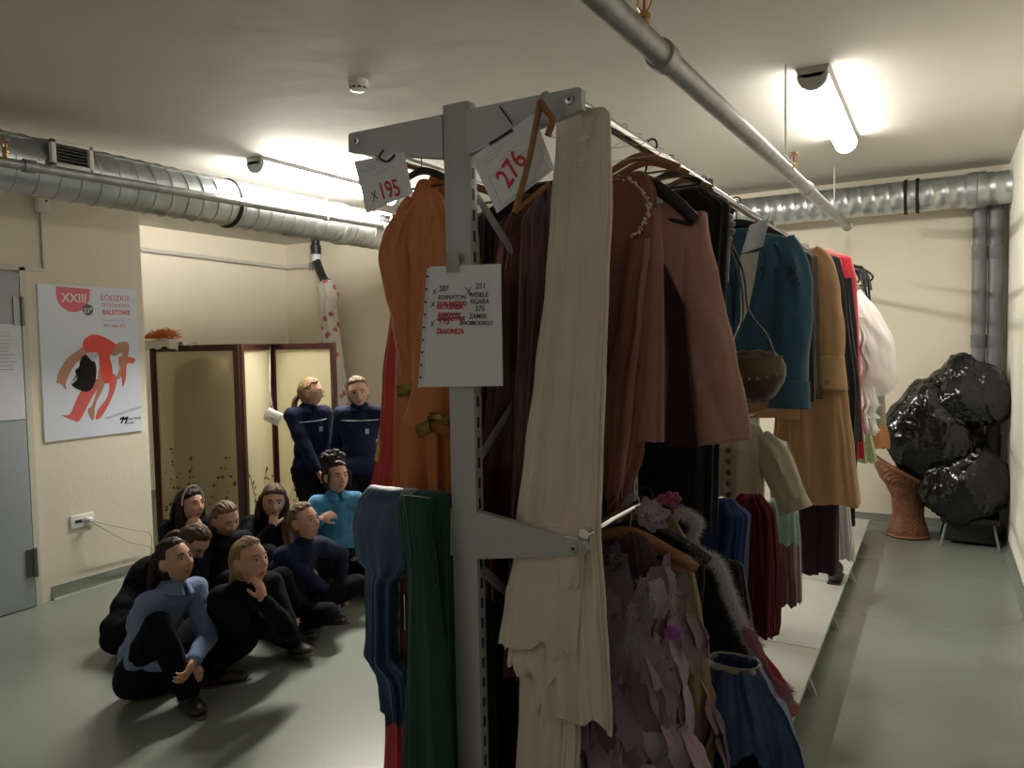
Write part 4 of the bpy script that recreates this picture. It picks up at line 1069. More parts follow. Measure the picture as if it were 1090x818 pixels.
t = gown(Yw, [(294, 872, 896, .03), (302, 862, 910, .05), (360, 858, 918, .06), (420, 860, 920, .06), (470, 872, 918, .05)], WHT, 'white ruffled blouse with full sleeve near the far end of the rack', 'blouse', seed=56, kind='wire', cat='blouse')
P = [at(x, y, Y=Yw-.02) for x, y in ((908, 312), (920, 336), (932, 370), (934, 402), (920, 416))]
sm_ = sleeve(MB(), P, (.05, .08, .105, .11, .05), 60, 60, .7, 3.3, .012); sm_.build('sleeve', WHT, t, 60)
fl = MB()
for k in range(3):
    o_ = [at(x, y+k*13, Y=Yw-.07) for x, y in ((913, 416), (917, 424), (922, 432))]
    def rf(u, v, o_=o_, k=k):
        a = 2*pi*u; r = lerp(.03, .065, v)*(1+.22*sin(a*9+k)); return o_[0].lerp(o_[2], v)+V((r*cos(a), r*.7*sin(a), 0))
    fl.grid(rf, 60, 10, True)
fl.build('cuff_ruffle', WHT, t, 60, solid=.002)
lv = sil(Yw-.07, [(338, 900, 918, .02), (360, 904, 926, .04), (372, 902, 922, .03), (392, 906, 932, .045), (404, 904, 926, .035), (430, 908, 934, .05), (440, 906, 928, .035), (462, 908, 932, .05)])
hang(lv, Yw-.07, .03, 90, 60, .028, 9, 6.6, .02, .1, True, 3.0).build('jabot', WHT, t, 60)
gown(5.1, [(440, 898, 914, .03), (455, 896, 926, .04), (492, 896, 932, .045)], fabric((.33, .42, .25), .8), 'sage green skirt showing below the white blouse', 'skirt', seed=57, kind='wire', cat='skirt', hang_it=False)
gown(5.45, [(300, 886, 902, .03), (306, 884, 920, .05), (340, 880, 930, .06), (420, 880, 940, .06), (452, 884, 942, .06)], fabric((.26, .24, .18), .8), 'grey green coat hanging behind the white blouse', 'coat', seed=58, kind='wood', cat='coat')
t = gown(5.75, [(408, 900, 926, .03), (430, 900, 938, .04), (470, 900, 947, .05), (476, 900, 947, .05)], mat('tan_leather', (.42, .18, .055), .45, 0, .2, 40, .2, 6), 'tan leather satchel skirt at the far end of the rack', 'skirt', seed=59, hang_it=False, fold=.006, cat='skirt')
bu = thing('hanger_bundle', at(922, 300, Y=5.3), 'tangle of black hangers and ribbons above the white blouse', 'hanger bundle')
hb = MB(); rnd = random.Random(6)
for k in range(9):
    a = at(905+rnd.uniform(0, 10), 284+rnd.uniform(-2, 6), Y=5.3+rnd.uniform(-.06, .06)); hb.tube(spline([V((XRR+.0, 5.3+rnd.uniform(-.05, .05), ZR+.02)), a, a+V((rnd.uniform(.03, .1), 0, rnd.uniform(-.1, -.02))), a+V((rnd.uniform(.0, .12), rnd.uniform(-.03, .03), rnd.uniform(-.22, -.1)))], 16), .007, 6)
hb.build('ribbons', M['black'], bu)

# ================================================================= right side, lower rail
# feathered lilac costume
Yf = 1.86
LIL = [fabric((.25, .21, .28), .7, .4), fabric((.36, .28, .37), .65, .4), fabric((.17, .10, .15), .7, .4), fabric((.42, .31, .41), .6, .4)]
def petals(mb, cx, cy, z0, z1, hw, dp, n, seed, L, W, out=.5):
    r = random.Random(seed)
    for k in range(n):
        a = r.uniform(-pi, pi*.15) if r.random() < .85 else r.uniform(-pi, pi); z = r.uniform(z1, z0); t_ = (z0-z)/(z0-z1)
        rr = (hw*(.45+.55*t_)); c = V((cx+rr*cos(a), cy+dp*(.6+.4*t_)*sin(a), z)); o = V((cos(a), sin(a)*1.2, 0)).normalized(); s_ = V((-o.y, o.x, 0))
        l = L*r.uniform(.7, 1.3); w = W*r.uniform(.7, 1.2); ln = out*r.uniform(.2, 1); ph = r.uniform(0, 6)
        def g(u, v, c=c, o=o, s_=s_, l=l, w=w, ln=ln, ph=ph):
            ww = w*max(0, sin(pi*min(1, .10+v*.90)))**.75*(1-v*.3)*(1+.12*sin(v*19+ph)); x = (u-.5)*2*ww
            return c + s_*(x+.02*sin(v*3+ph)) + o*(.004+ln*l*.5*v*(1.2-v)+.15*abs(u-.5)*ww + .01*sin(v*6+ph)) + V((0, 0, -l*v))
        mb.grid(g, 5, 9)
    return mb
q = at(690, 560, Y=Yf)
t = thing('feather_costume', (XRR, Yf, .95), 'lilac and grey petal costume with feathers on the lower rail', 'costume')
hang([(1.07, -.72, -.69, .01), (1.05, -.75, -.66, .02), (.98, -.79, -.63, .03), (.75, -.84, -.59, .06), (.35, -.87, -.56, .08), (.14, -.87, -.56, .08)], Yf, .08, 70, 50, .02, 6, 3.7, .05).build('under_dress', fabric((.09, .05, .075), .8), t, 60)
for k in range(4):
    petals(MB(), -.715, Yf-.01, 1.085-.02*k, .34-.02*k, .19, .12, 26, 100+k, .24, .046).build('petal_layer', LIL[k], t, 60)
petals(MB(), -.69, Yf-.01, .72, .30, .215, .13, 22, 107, .24, .045, .7).build('petal_layer', fabric((.40, .28, .38), .6, .4), t, 60)
fz = MB(); rnd = random.Random(3)
for k in range(12):
    c = V((rnd.uniform(-.86, -.55), Yf-.12+rnd.uniform(-.03, .03), rnd.uniform(.5, 1.05))); fuzz(fz, spline([c, c+V((rnd.uniform(-.03, .03), 0, -.05)), c+V((rnd.uniform(-.04, .04), 0, -.09))], 8), 420, .036, .0004, 300+k, .5)
fz.build('feathers', fabric((.40, .38, .42), .8), t, 180)
# mask like dark disc rosettes
for (px, py, r) in ((652, 594, .034), (694, 548, .04)):
    q = at(px, py, Y=Yf-.14); rs = MB()
    for j in range(3):
        rs.grid(lambda u, v, j=j: q+V((r*(v*(1-.22*j)+.02)*cos(2*pi*u)*(1+.14*sin(2*pi*u*7+j)), -.012*j-.022*v*(1-v)*2+.006*sin(2*pi*u*7+j)*v, r*(v*(1-.22*j)+.02)*sin(2*pi*u)*(1+.14*sin(2*pi*u*7+j)))), 70, 8, True)
    rs.build('rosette', fabric((.06, .04, .065) if r < .038 else (.30, .25, .33), .5, .4), t)
ac = MB()
for (px, py) in ((704, 533), (712, 530), (719, 531), (714, 537)):
    q = at(px, py, Y=Yf-.15)
    for j in range(4): ac.ball(q+V((.008*cos(j*1.6), .004*j, .008*sin(j*1.6))), (.008, .006, .007), n=10, m=6)
ac.build('magenta_flower', fabric((.24, .04, .12), .6, .3), t)
ac = MB(); q = at(716, 674, Y=Yf-.15)
for j in range(6): ac.ball(q+V((.011*cos(j*1.05), -.003*(j % 2), .011*sin(j*1.05))), (.009, .006, .009), n=10, m=6)
ac.build('purple_flower', fabric((.26, .06, .34), .6, .3), t)
t2 = hanger('wood', XRR, Yf, ZL1+.045, .3, 'orange wooden hanger in front of the lilac petal costume', .12, .85)
hanger('black', XRR, Yf+.1, ZL1+.045, .2, 'black hanger with trouser bar below the lilac petal costume shoulder', .08, .9)
q = XRR
MB2 = None
# beige bodice and second feather costume
Yg = 2.03
t = thing('feather_costume', (XRR, Yg, .95), 'beige petal costume hanging behind the lilac one', 'costume')
hang([(1.08, -.78, -.64, .03), (1.0, -.84, -.60, .05), (.8, -.84, -.57, .06), (.56, -.86, -.55, .07), (.36, -.86, -.58, .07)], Yg, .06, 70, 40, .016, 5, 8.7, .06).build('under_dress', fabric((.27, .19, .115), .75), t, 60)
petals(MB(), -.70, Yg-.01, 1.02, .45, .19, .10, 26, 207, .2, .038).build('petal_layer', fabric((.25, .16, .22), .6, .4), t, 60)
petals(MB(), -.69, Yg-.01, .98, .5, .15, .10, 16, 209, .2, .04).build('petal_layer', fabric((.34, .24, .13), .7), t, 60)
# feather boa
ln = spline([at(722, 545, Y=2.02), at(742, 556, Y=2.0), at(736, 582, Y=2.0), at(764, 600, Y=2.02), at(776, 630, Y=2.03), at(790, 664, Y=2.05), at(806, 690, Y=2.07)], 60)
t = thing('feather_boa', ln[30], 'fluffy white feather boa hanging over the petal costumes', 'boa')
MB().tube(ln, .012, 10).build('cord', fabric((.5, .48, .5)), t)
fuzz(MB(), ln, 11000, .032, .00045, 11, .15).build('down', fabric((.62, .60, .62), .85, .5), t, 180)
ln = spline([at(796, 672, Y=2.06), at(812, 700, Y=2.08), at(826, 724, Y=2.1), at(838, 738, Y=2.1)], 30)
t = thing('ribbon_bundle', ln[10], 'pink and mauve ribbon ends hanging below the white feather boa', 'ribbons')
for k, cc in enumerate(((.34, .14, .18), (.28, .18, .24), (.5, .05, .09), (.20, .08, .1))):
    P = [p + V((.012*sin(k*2), .02*(k-1.5), .016*cos(k*3))) for p in ln]; MB().tube(P, [.012+.006*sin(i*.3+k) for i in range(30)], 8, True, .35, (0, 1, .3)).build('ribbon', fabric(cc, .45, .3), t)
fuzz(MB(), ln[22:], 700, .03, .0008, 17, .2).build('pink_tuft', fabric((.62, .16, .32), .7, .5), t, 180)
# blue satin blouse and skirt
BLU = satin((.018, .062, .19), .45)
Ys2 = 2.30
gown(2.42, [(535, 752, 784, .03), (546, 742, 797, .05), (590, 738, 793, .055), (640, 740, 790, .055), (690, 742, 786, .05)], fabric((.010, .030, .13), .65, .1, .15), 'royal blue ruffled blouse on the lower rail behind the feather boa', 'blouse', seed=61, fold=.024, ff=4, cat='blouse', hang_it=False)
gown(2.36, [(600, 742, 792, .04), (660, 738, 800, .05), (720, 745, 806, .06), (850, 740, 830, .07)], BLK, 'black underskirt hanging inside the blue satin skirt', 'skirt', seed=62, cat='skirt', hang_it=False)
lv = [(704, 758, 808, .045), (716, 752, 816, .06), (750, 744, 836, .085), (778, 738, 846, .10), (800, 736, 850, .11)]
lv = [(l[0], l[1], l[2], l[3]) for l in sil(2.17, lv)]
t = garment('skirt', 2.17, 'blue satin gathered skirt hanging low over the shelf', 'skirt', XRR, lv[0][0])
hang(lv, 2.17, .05, 110, 70, .026, 5, 63, .05, .5, False, .5).build('body', BLU, t, 60, solid=.003)
lv = sil(2.17, [(703, 756, 808, .052), (709, 755, 810, .058)]); hang(lv, 2.17, .05, 60, 6, .006, 6, 2, 0, close=False).build('waistband', fabric((.35, .33, .30), .7), t, solid=.003)
for (xx, yy) in ((-.74, 2.15), (-.64, 2.19)):
    MB().tube(spline([(xx, yy, lv[0][0]-.01), (xx+.02, yy+.05, .9), (XRR, yy, ZL1+.01), (XRR, yy+.02, ZL1+.047)], 16), .005, 6).build('strap', M['black'], t)
gown(2.62, [(530, 786, 812, .03), (545, 778, 824, .05), (600, 778, 826, .06), (660, 780, 824, .06), (672, 782, 822, .06)], fabric((.10, .008, .014), .85, .1), 'burgundy crinkled skirt reaching down to the shelf', 'skirt', seed=64, fold=.022, ff=6, cat='skirt', hang_it=False)
# cream bolero with buttons
CRB = fabric((.48, .43, .32), .8, .3, .05)
Yk = 3.0
t = jacket(Yk, 'cream button-front bolero hanging under the leather bag', CRB, -.69, 1.20, .105, .945, .075, 0, lambda s_: [(-.69+s_*.08, Yk, 1.18), (-.69+s_*.14, Yk-.03, 1.12), (-.69+s_*.18, Yk-.05, 1.03), (-.69+s_*.225, Yk-.06, .93)], .06, 8.8, name='bolero', lap=False, cuff=.04, collar=False, btn=(6, -.02, 1.185, .043), slr=(.05, .06, .058, .05), btnm=mat('dark_buttons', (.10, .085, .06), .4))
hanger('black', XRR, Yk+.01, ZL2+.045, 0, 'black hanger inside the cream bolero', 0, .6)
gown(3.2, [(535, 818, 838, .02), (545, 814, 850, .03), (578, 814, 851, .03)], fabric((.32, .52, .44), .7), 'mint green cloth hanging below the cream bolero', 'cloth', seed=65, cat='cloth', hang_it=False, fold=.006)
gown(3.3, [(520, 820, 838, .02), (575, 822, 846, .03), (644, 824, 848, .03)], fabric((.20, .10, .09), .7), 'dull red strip of cloth hanging below the mint green one', 'cloth', seed=66, cat='cloth', hang_it=False, fold=.008)
gown(3.36, [(520, 836, 846, .02), (575, 838, 852, .02), (640, 840, 853, .02)], fabric((.36, .31, .27), .7), 'beige tasselled strip hanging next to the plum trousers', 'cloth', seed=67, cat='cloth', hang_it=False, fold=.006)
PLM = fabric((.032, .014, .022), .8)
t = garment('trousers', 3.74, 'dark plum trousers hanging under the tan wool coat', 'trousers', XRR, 1.1)
for (l, r_) in ((850, 871), (871, 893)):
    lv = sil(3.74, [(510, l, r_, .03), (610, l+1, r_, .035)]); hang(lv, 3.74, .04, 40, 40, .005, 3, l, .004).build('trouser_leg', PLM, t, 60)
lv = sil(3.74, [(500, 852, 890, .025), (514, 850, 892, .03)]); hang(lv, 3.74, .03, 50, 14, .003, 3, 2, 0).build('waist', PLM, t, 60)
gown(4.15, [(510, 880, 900, .03), (540, 882, 904, .035), (594, 884, 908, .04)], fabric((.62, .62, .64), .7), 'white petticoat hanging beyond the plum trousers', 'petticoat', seed=68, cat='petticoat', hang_it=False)
gown(4.7, [(440, 892, 906, .03), (520, 892, 908, .035), (560, 894, 908, .04)], fabric((.02, .02, .022), .7), 'narrow black skirt hanging beyond the white petticoat', 'skirt', seed=69, cat='skirt', hang_it=False)
# shelf things
q = at(842, 712, Y=3.15); 
t = thing('velvet_hat', (-.575, 3.05, .102), 'crumpled russet velvet hat lying on the white shelf', 'hat')
def hatf(u, v):
    a = 2*pi*u; r = lerp(.002, .095, sin(v*pi/2))*(1+.14*nz(cos(a)*2, sin(a)*2, v*2)); return V((-.575+r*cos(a), 3.05+r*.9*sin(a), .106+.12*cos(v*pi/2)*(1+.2*nz(cos(a), sin(a), 4))))
MB().grid(hatf, 48, 20, True).build('crown', fabric((.16, .045, .025), .8, .5), t)
MB().lathe((-.575, 3.05, .102), [(.09, .002), (.105, .0), (.11, .008), (.09, .014)], 40).build('brim', fabric((.22, .03, .03), .8, .5), t)
t = thing('ballet_shoe', (-.54, 4.9, .102), 'single black shoe standing at the shelf edge under the white petticoat', 'shoe')
sh = MB()
sh.ball((-.54, 4.86, .135), (.042, .11, .034)).ball((-.54, 4.95, .15), (.035, .05, .045))
sh2 = sh.remesh(.006, 4, .5, 'upper', ORG[t]); link_mesh('upper', sh2, M['rubber'], t)
MB().box((-.54, 4.88, .106), (.075, .24, .008), None, .003).build('sole', M['rubber'], t)
t = thing('cloth_pile', (-.86, 1.8, .102), 'crumpled white and teal cloth pile on the shelf behind the post', 'cloth')
for k, (cc, x, y, r) in enumerate((((.5, .5, .46), -.86, 1.66, .1), ((.03, .16, .22), -.80, 1.80, .09), ((.06, .05, .05), -.92, 1.9, .12))):
    def cp(u, v, x=x, y=y, r=r, k=k):
        a = 2*pi*u; rr = r*sin(v*pi/2)*(1+.3*nz(cos(a)*2, sin(a)*2, k)); return V((x+rr*cos(a), y+rr*sin(a), .104+r*1.5*cos(v*pi/2)*(1+.35*nz(rr*30, a*2, k))+.01*abs(nz(a*4, v*8))))
    MB().grid(cp, 60, 24, True).build('cloth_fold', fabric(cc), t, 70)

# ================================================================= left side of the rack
ORA = satin((.50, .15, .032), .5, .1)
GOLD = mat('gold_brocade', (.20, .13, .03), .35, .6, .6, 60, .8, 40)
def band(t, P, Y, w=.02):
    mb = MB(); 
    for a, b in zip(P, P[1:]):
        pass
    mb.tube(P, w, 10, True, .22, (0, 1, 0)); mb.build('gold_band', GOLD, t)
Yo = 1.74
t = gown(Yo, [(196, 446, 456, .02), (212, 439, 470, .03), (240, 434, 477, .035), (300, 432, 480, .04), (400, 424, 482, .045), (470, 422, 484, .05), (524, 421, 486, .05)], ORA, 'orange satin robe with gold bands on the left side of the rack', 'robe', seed=71, fold=.012, ff=5, right=False, kind='black', x=XRL+.06, cat='robe', hsc=.5)
P = [at(x, y, Y=Yo-.02) for x, y in ((441, 214), (428, 240), (421, 275), (428, 310), (434, 345), (440, 400))]
sleeve(MB(), P, (.03, .045, .06, .055, .045, .04), 30, 50, .6, 2.2, .008).build('sleeve', ORA, t, 60)
P = [at(x, y, Y=Yo-.06) for x, y in ((466, 230), (470, 300), (462, 360), (462, 410), (456, 455))]
sleeve(MB(), P, (.03, .05, .06, .07, .085), 30, 50, .55, 5.2, .008).build('sleeve', ORA, t, 60)
def bandp(px, Y, w):
    return MB().tube([at(x, y, Y=Y) for x, y in px], w, 12, True, .25, (0, 1, 0)).build('gold_band', GOLD, t, 60)
bandp([(423, 417), (436, 415), (452, 409)], Yo-.075, .017)
bandp([(444, 460), (458, 454)], Yo-.125, .018)
bandp([(456, 444), (478, 448)], Yo-.115, .014)
t = gown(1.95, [(190, 458, 474, .02), (202, 452, 498, .035), (260, 450, 508, .04), (320, 452, 512, .045), (420, 450, 508, .05), (470, 450, 505, .05)], satin((.36, .10, .02), .5), 'second orange robe half hidden by the rack post', 'robe', seed=72, right=False, kind='wood', x=XRL+.08, cat='robe', hsc=.6)
q = at(470, 420, Y=1.88); MB().tube([at(468, 405, Y=1.84), at(472, 450, Y=1.84)], .02, 10, True, .3, (0, 1, 0)).build('gold_panel', mat('gold_sequins', (.75, .50, .12), .25, .9, .8, 120, .5, 60), t)
t = gown(2.12, [(330, 418, 440, .03), (400, 410, 440, .035), (470, 408, 440, .04), (526, 400, 440, .045)], satin((.45, .015, .012), .45), 'bright red robe edge hanging beyond the orange robe', 'robe', seed=73, right=False, cat='robe', hang_it=False, fold=.008)
P = [at(x, y, Y=2.12) for x, y in ((424, 400), (416, 440), (412, 470), (409, 492))]
sleeve(MB(), P, (.03, .035, .04, .045), 24, 30, .6, 1.2, .004).build('sequin_sleeve', mat('gold_sequins', (.62, .42, .16), .25, .9, .8, 120, .5, 60), t, 60)
# blue satin and green cloths thrown over the lower rail
def drape(name, label, m, x0, rows_front, Yc, seed, back=.35, dep=.03, fold=.012, ff=5):
    lv = sil(Yc, rows_front); t = garment(name, Yc, label, 'cloth', XRL, lv[0][0]); hang(lv, Yc, dep, 80, 70, fold, ff, seed, .025, .6, True, .6).build('cloth', m, t, 60); return t
BL2 = satin((.020, .07, .155), .42, .1)
t = drape('satin_cloth', 'blue satin cloth draped over the lower left rail', BL2, 0, [(518, 394, 440, .006), (523, 391, 440, .03), (532, 386, 440, .05), (560, 382, 440, .06), (596, 386, 440, .055), (606, 396, 432, .05), (618, 396, 421, .045), (680, 396, 420, .04), (700, 394, 421, .04), (716, 402, 432, .035), (724, 406, 433, .03), (738, 409, 434, .03), (764, 412, 436, .03)], 1.545, 81)
GRN = fabric((.010, .055, .044), .75, .3, .08)
t = drape('green_cloth', 'dark green cloth hanging over the lower left rail beside the post', GRN, 0, [(522, 430, 478, .006), (528, 428, 480, .03), (540, 426, 482, .05), (600, 439, 482, .05), (680, 440, 484, .05), (818, 434, 488, .05), (900, 434, 488, .05)], 1.535, 82, ff=5, fold=.012)
lv = sil(1.46, [(530, 428, 458, .006), (560, 434, 456, .016), (600, 438, 462, .018), (720, 436, 474, .02), (900, 436, 484, .02)])
hang(lv, 1.465, .02, 50, 60, .01, 4, 8.2, .02).build('front_fold', GRN, t, 60)
t = drape('leather_tunic', 'brown leather tunic with gold studded panel between the blue and green cloths', mat('russet_leather', (.16, .05, .02), .45, 0, .3, 40, .3, 8), 0, [(600, 416, 450, .03), (640, 413, 450, .03), (712, 412, 450, .03)], 1.60, 83, fold=.006)
MB().tube([at(422, 618, Y=1.565), at(422, 700, Y=1.565)], .013, 8, True, .3, (0, 1, 0)).build('gold_panel', GOLD, t)
MB().tube([at(438, 618, Y=1.565), at(437, 690, Y=1.565)], .008, 8, True, .3, (0, 1, 0)).build('gold_panel', GOLD, t)
MB().box(at(430, 652, Y=1.565), (.012, .006, .10), None, .003).build('mirror_panel', M['chrome'], t)
drape('red_cloth', 'bright red cloth hanging at the bottom left of the rack', satin((.42, .012, .02), .5), 0, [(700, 414, 440, .03), (760, 413, 442, .04), (880, 412, 446, .05)], 1.82, 84)
# filler costumes further along the left rail, seen between the near garments
for k, (yy, cc, lab) in enumerate(((2.25, (.02, .02, .025), 'charcoal cloak further along the left rail'), (2.5, (.05, .03, .05), 'dark violet dress further along the left rail'), (2.9, (.10, .06, .03), 'brown wool coat further along the left rail'), (3.3, (.03, .04, .07), 'dark blue coat further along the left rail'), (3.8, (.06, .02, .02), 'deep maroon dress further along the left rail'))):
    t = garment('costume', yy, lab, 'costume', XRL, 2.0)
    hang([(2.03, XRL-.03, XRL+.03, .03), (1.97, XRL-.16, XRL+.17, .04), (1.6, XRL-.18, XRL+.2, .05), (1.15, XRL-.2, XRL+.2, .06)], yy, .05, 50, 40, .014, 5, 90+k).build('body', fabric(cc), t, 60)
    hanger('wood', XRL, yy, ZH, 0, 'wooden hanger holding the '+lab.split(' further')[0], 0, .8)
    t = garment('costume', yy, lab.replace('further along the left rail', 'skirt below on the lower left rail').replace('dress skirt', 'skirt').replace('coat skirt', 'skirt').replace('cloak skirt', 'skirt'), 'skirt', XRL, 1.1)
    hang([(1.09 if yy < 2.6 else 1.2, XRL-.12, XRL+.12, .03), (.9, XRL-.17, XRL+.17, .05), (.3, XRL-.2, XRL+.2, .06)], yy+.1, .05, 50, 40, .016, 5, 95+k).build('body', fabric(tuple(c*1.2 for c in cc)), t, 60)

gown(1.93, [(540, 440, 500, .02), (552, 426, 520, .05), (700, 424, 524, .06), (840, 424, 528, .06)], fabric((.02, .018, .022), .8), 'dark charcoal skirt on the lower left rail behind the green cloth', 'skirt', seed=191, right=False, cat='skirt', hang_it=False)  # added filler that stops light leaking through behind the green cloth
gown(2.08, [(548, 500, 560, .02), (560, 480, 590, .05), (700, 480, 600, .06), (840, 480, 604, .06)], fabric((.03, .012, .014), .8), 'dark wine skirt low in the rack behind the cream dress', 'skirt', seed=192, cat='skirt', hang_it=False)  # added filler that keeps the inside of the rack dark
# ------------------------------------------------------------------ people
SKIN = mat('skin', (.54, .31, .22), .5, 0, .03, 90, .06, 12); SKIN.node_tree.nodes['Principled BSDF'].inputs['Subsurface Weight'].default_value = .08
LIPS = mat('lips', (.36, .12, .10), .45)
NAVY = fabric((.009, .014, .042), .88, .05, .08, spec=.2); NAVY2 = fabric((.006, .007, .013), .9, 0, .08, spec=.15); BLACKF = fabric((.005, .005, .007), .9, 0, .08, spec=.15)
SKY = fabric((.16, .235, .40), .8, .2, .05); AQUA = fabric((.05, .20, .36), .85, .3, .05)
EYEW = mat('eye_white', (.62, .60, .57), .25); EYED = mat('iris', (.03, .018, .01), .15)
PALE = fabric((.42, .45, .52), .7)
def hairmat(c): return mat('hair', c, .55, 0, .8, 90, .45, 40, stretch=(1, 1, .22), spec=.3)
HB = hairmat((.022, .012, .008)); HBR = hairmat((.075, .040, .020)); HBL = hairmat((.27, .175, .09)); HDB = hairmat((.155, .095, .052))
SHOE = mat('shoe_leather', (.018, .014, .012), .45, 0, .2, 40, .2, 10); SOLE = mat('shoe_sole', (.10, .09, .085), .6)

def frame(yaw, pitch=0.0, roll=0.0):
    """forward, left, up for a heading (degrees, 0 = +X), nose up pitch, tilt to the left ear"""
    y, p, r = radians(yaw), radians(pitch), radians(roll)
    F = V((cos(y)*cos(p), sin(y)*cos(p), sin(p))); L = V((-sin(y), cos(y), 0)); U = F.cross(L)
    return F, L*cos(r)-U*sin(r), U*cos(r)+L*sin(r)

def g2(a, b): return exp(-a*a-b*b)
def head_pt(d, s=1.0, feat=True):
    x, y, z = d
    p = V((.088*x, .071*y, .106*z))
    if z < 0:
        t = -z; p.y *= 1-.24*t*t - .06*t
        if x < 0: p.x *= 1-.42*t
        else: p.x *= 1+.05*t*(1-t)*2
    if x > 0:
        p.x *= 1-.05*x*x
        if feat:
            a, b = p.y, p.z; ab = abs(a)
            f = .006*g2(a/.009, (b-.006)/.018) + .013*g2(a/.0095, (b+.012)/.014) + .018*g2(a/.011, (b+.024)/.009)
            f += .006*g2((ab-.012)/.006, (b+.026)/.007)
            f -= .0085*g2((ab-.029)/.014, (b-.008)/.011)
            f += .004*g2((ab-.028)/.018, (b-.030)/.009)
            f += .004*g2((ab-.036)/.016, (b+.022)/.018)
            f += .006*g2(a/.019, (b+.050)/.0055) + .0065*g2(a/.016, (b+.064)/.006) - .004*g2(a/.019, (b+.057)/.003)
            f += .006*g2(a/.018, (b+.088)/.013) - .003*g2(a/.02, (b+.075)/.006)
            p.x += f*min(1, x*2.2)
    return p*s
def head_grid(mb, C, F, L, U, s):
    m, n = 44, 60; vs = []; fs = []
    for i in range(m+1):
        t = pi*(i+.001*(i == 0)-.001*(i == m))/m
        for k in range(n):
            a = 2*pi*k/n; p = head_pt((sin(t)*cos(a), sin(t)*sin(a), cos(t)), s); vs.append(C+F*p.x+L*p.y+U*p.z)
    for i in range(m):
        for k in range(n): fs.append((i*n+k, i*n+(k+1) % n, (i+1)*n+(k+1) % n, (i+1)*n+k))
    fs += [tuple(range(n-1, -1, -1)), tuple(m*n+k for k in range(n))]
    mb.add(vs, fs)
    for sg in (1, -1):
        mb.ball(C+L*(sg*.072*s)-F*.004*s+U*.0*s, (.019*s, .009*s, .029*s), (F-L*.25*sg).normalized(), L, U, 14, 10)

def ik(a, b, l1, l2, pole):
    d = b-a; D = min(d.length, (l1+l2)*.999); u = d.normalized(); b = a+u*D
    x = (l1*l1-l2*l2+D*D)/(2*D); h = sqrt(max(0, l1*l1-x*x))
    p = V(pole) - u*V(pole).dot(u); p.normalize()
    return a+u*x+p*h, b

def hand(mb, w, d, n, side, curl=.5, s=1.0, spread=.0):
    """w wrist, d finger direction, n palm normal (the way the palm faces), side = +1 when the thumb lies towards d x n"""
    d = V(d).normalized(); n = V(n); n = (n-d*n.dot(d)).normalized(); t = d.cross(n)*side
    s *= .86
    c = w+d*.042*s
    mb.ball(c, (.047*s, .036*s, .0165*s), d, t, n, 16, 10)
    mb.ball(w+d*.012*s, (.03*s, .024*s, .018*s), d, t, n, 14, 8)
    for i, (o, L) in enumerate(((.026, .066), (.009, .075), (-.009, .070), (-.025, .056))):
        b = w+d*(.078-.004*abs(i-1.3))*s+t*o*s; dr = (d+t*(o*2.2*(1+spread))).normalized(); ang = curl*(.35+.08*i)
        r = .0088*s
        for k, fr in enumerate((.45, .32, .25)):
            dv = dr*cos(ang)+n*sin(ang); e = b+dv*L*fr*s; mb.cone(b, e, r, r*.9, 10, 3); b = e; r *= .9; ang += curl*(1.0-.15*k)
    b = w+d*.024*s+t*.026*s+n*.004*s
    dv = (d*.62+t*.62+n*.30*curl).normalized(); e = b+dv*.036*s; mb.cone(b, e, .0125*s, .0105*s, 10, 3)
    dv2 = (d*.85+t*.28+n*.45*curl).normalized(); mb.cone(e, e+dv2*.03*s, .0105*s, .0085*s, 10, 3)

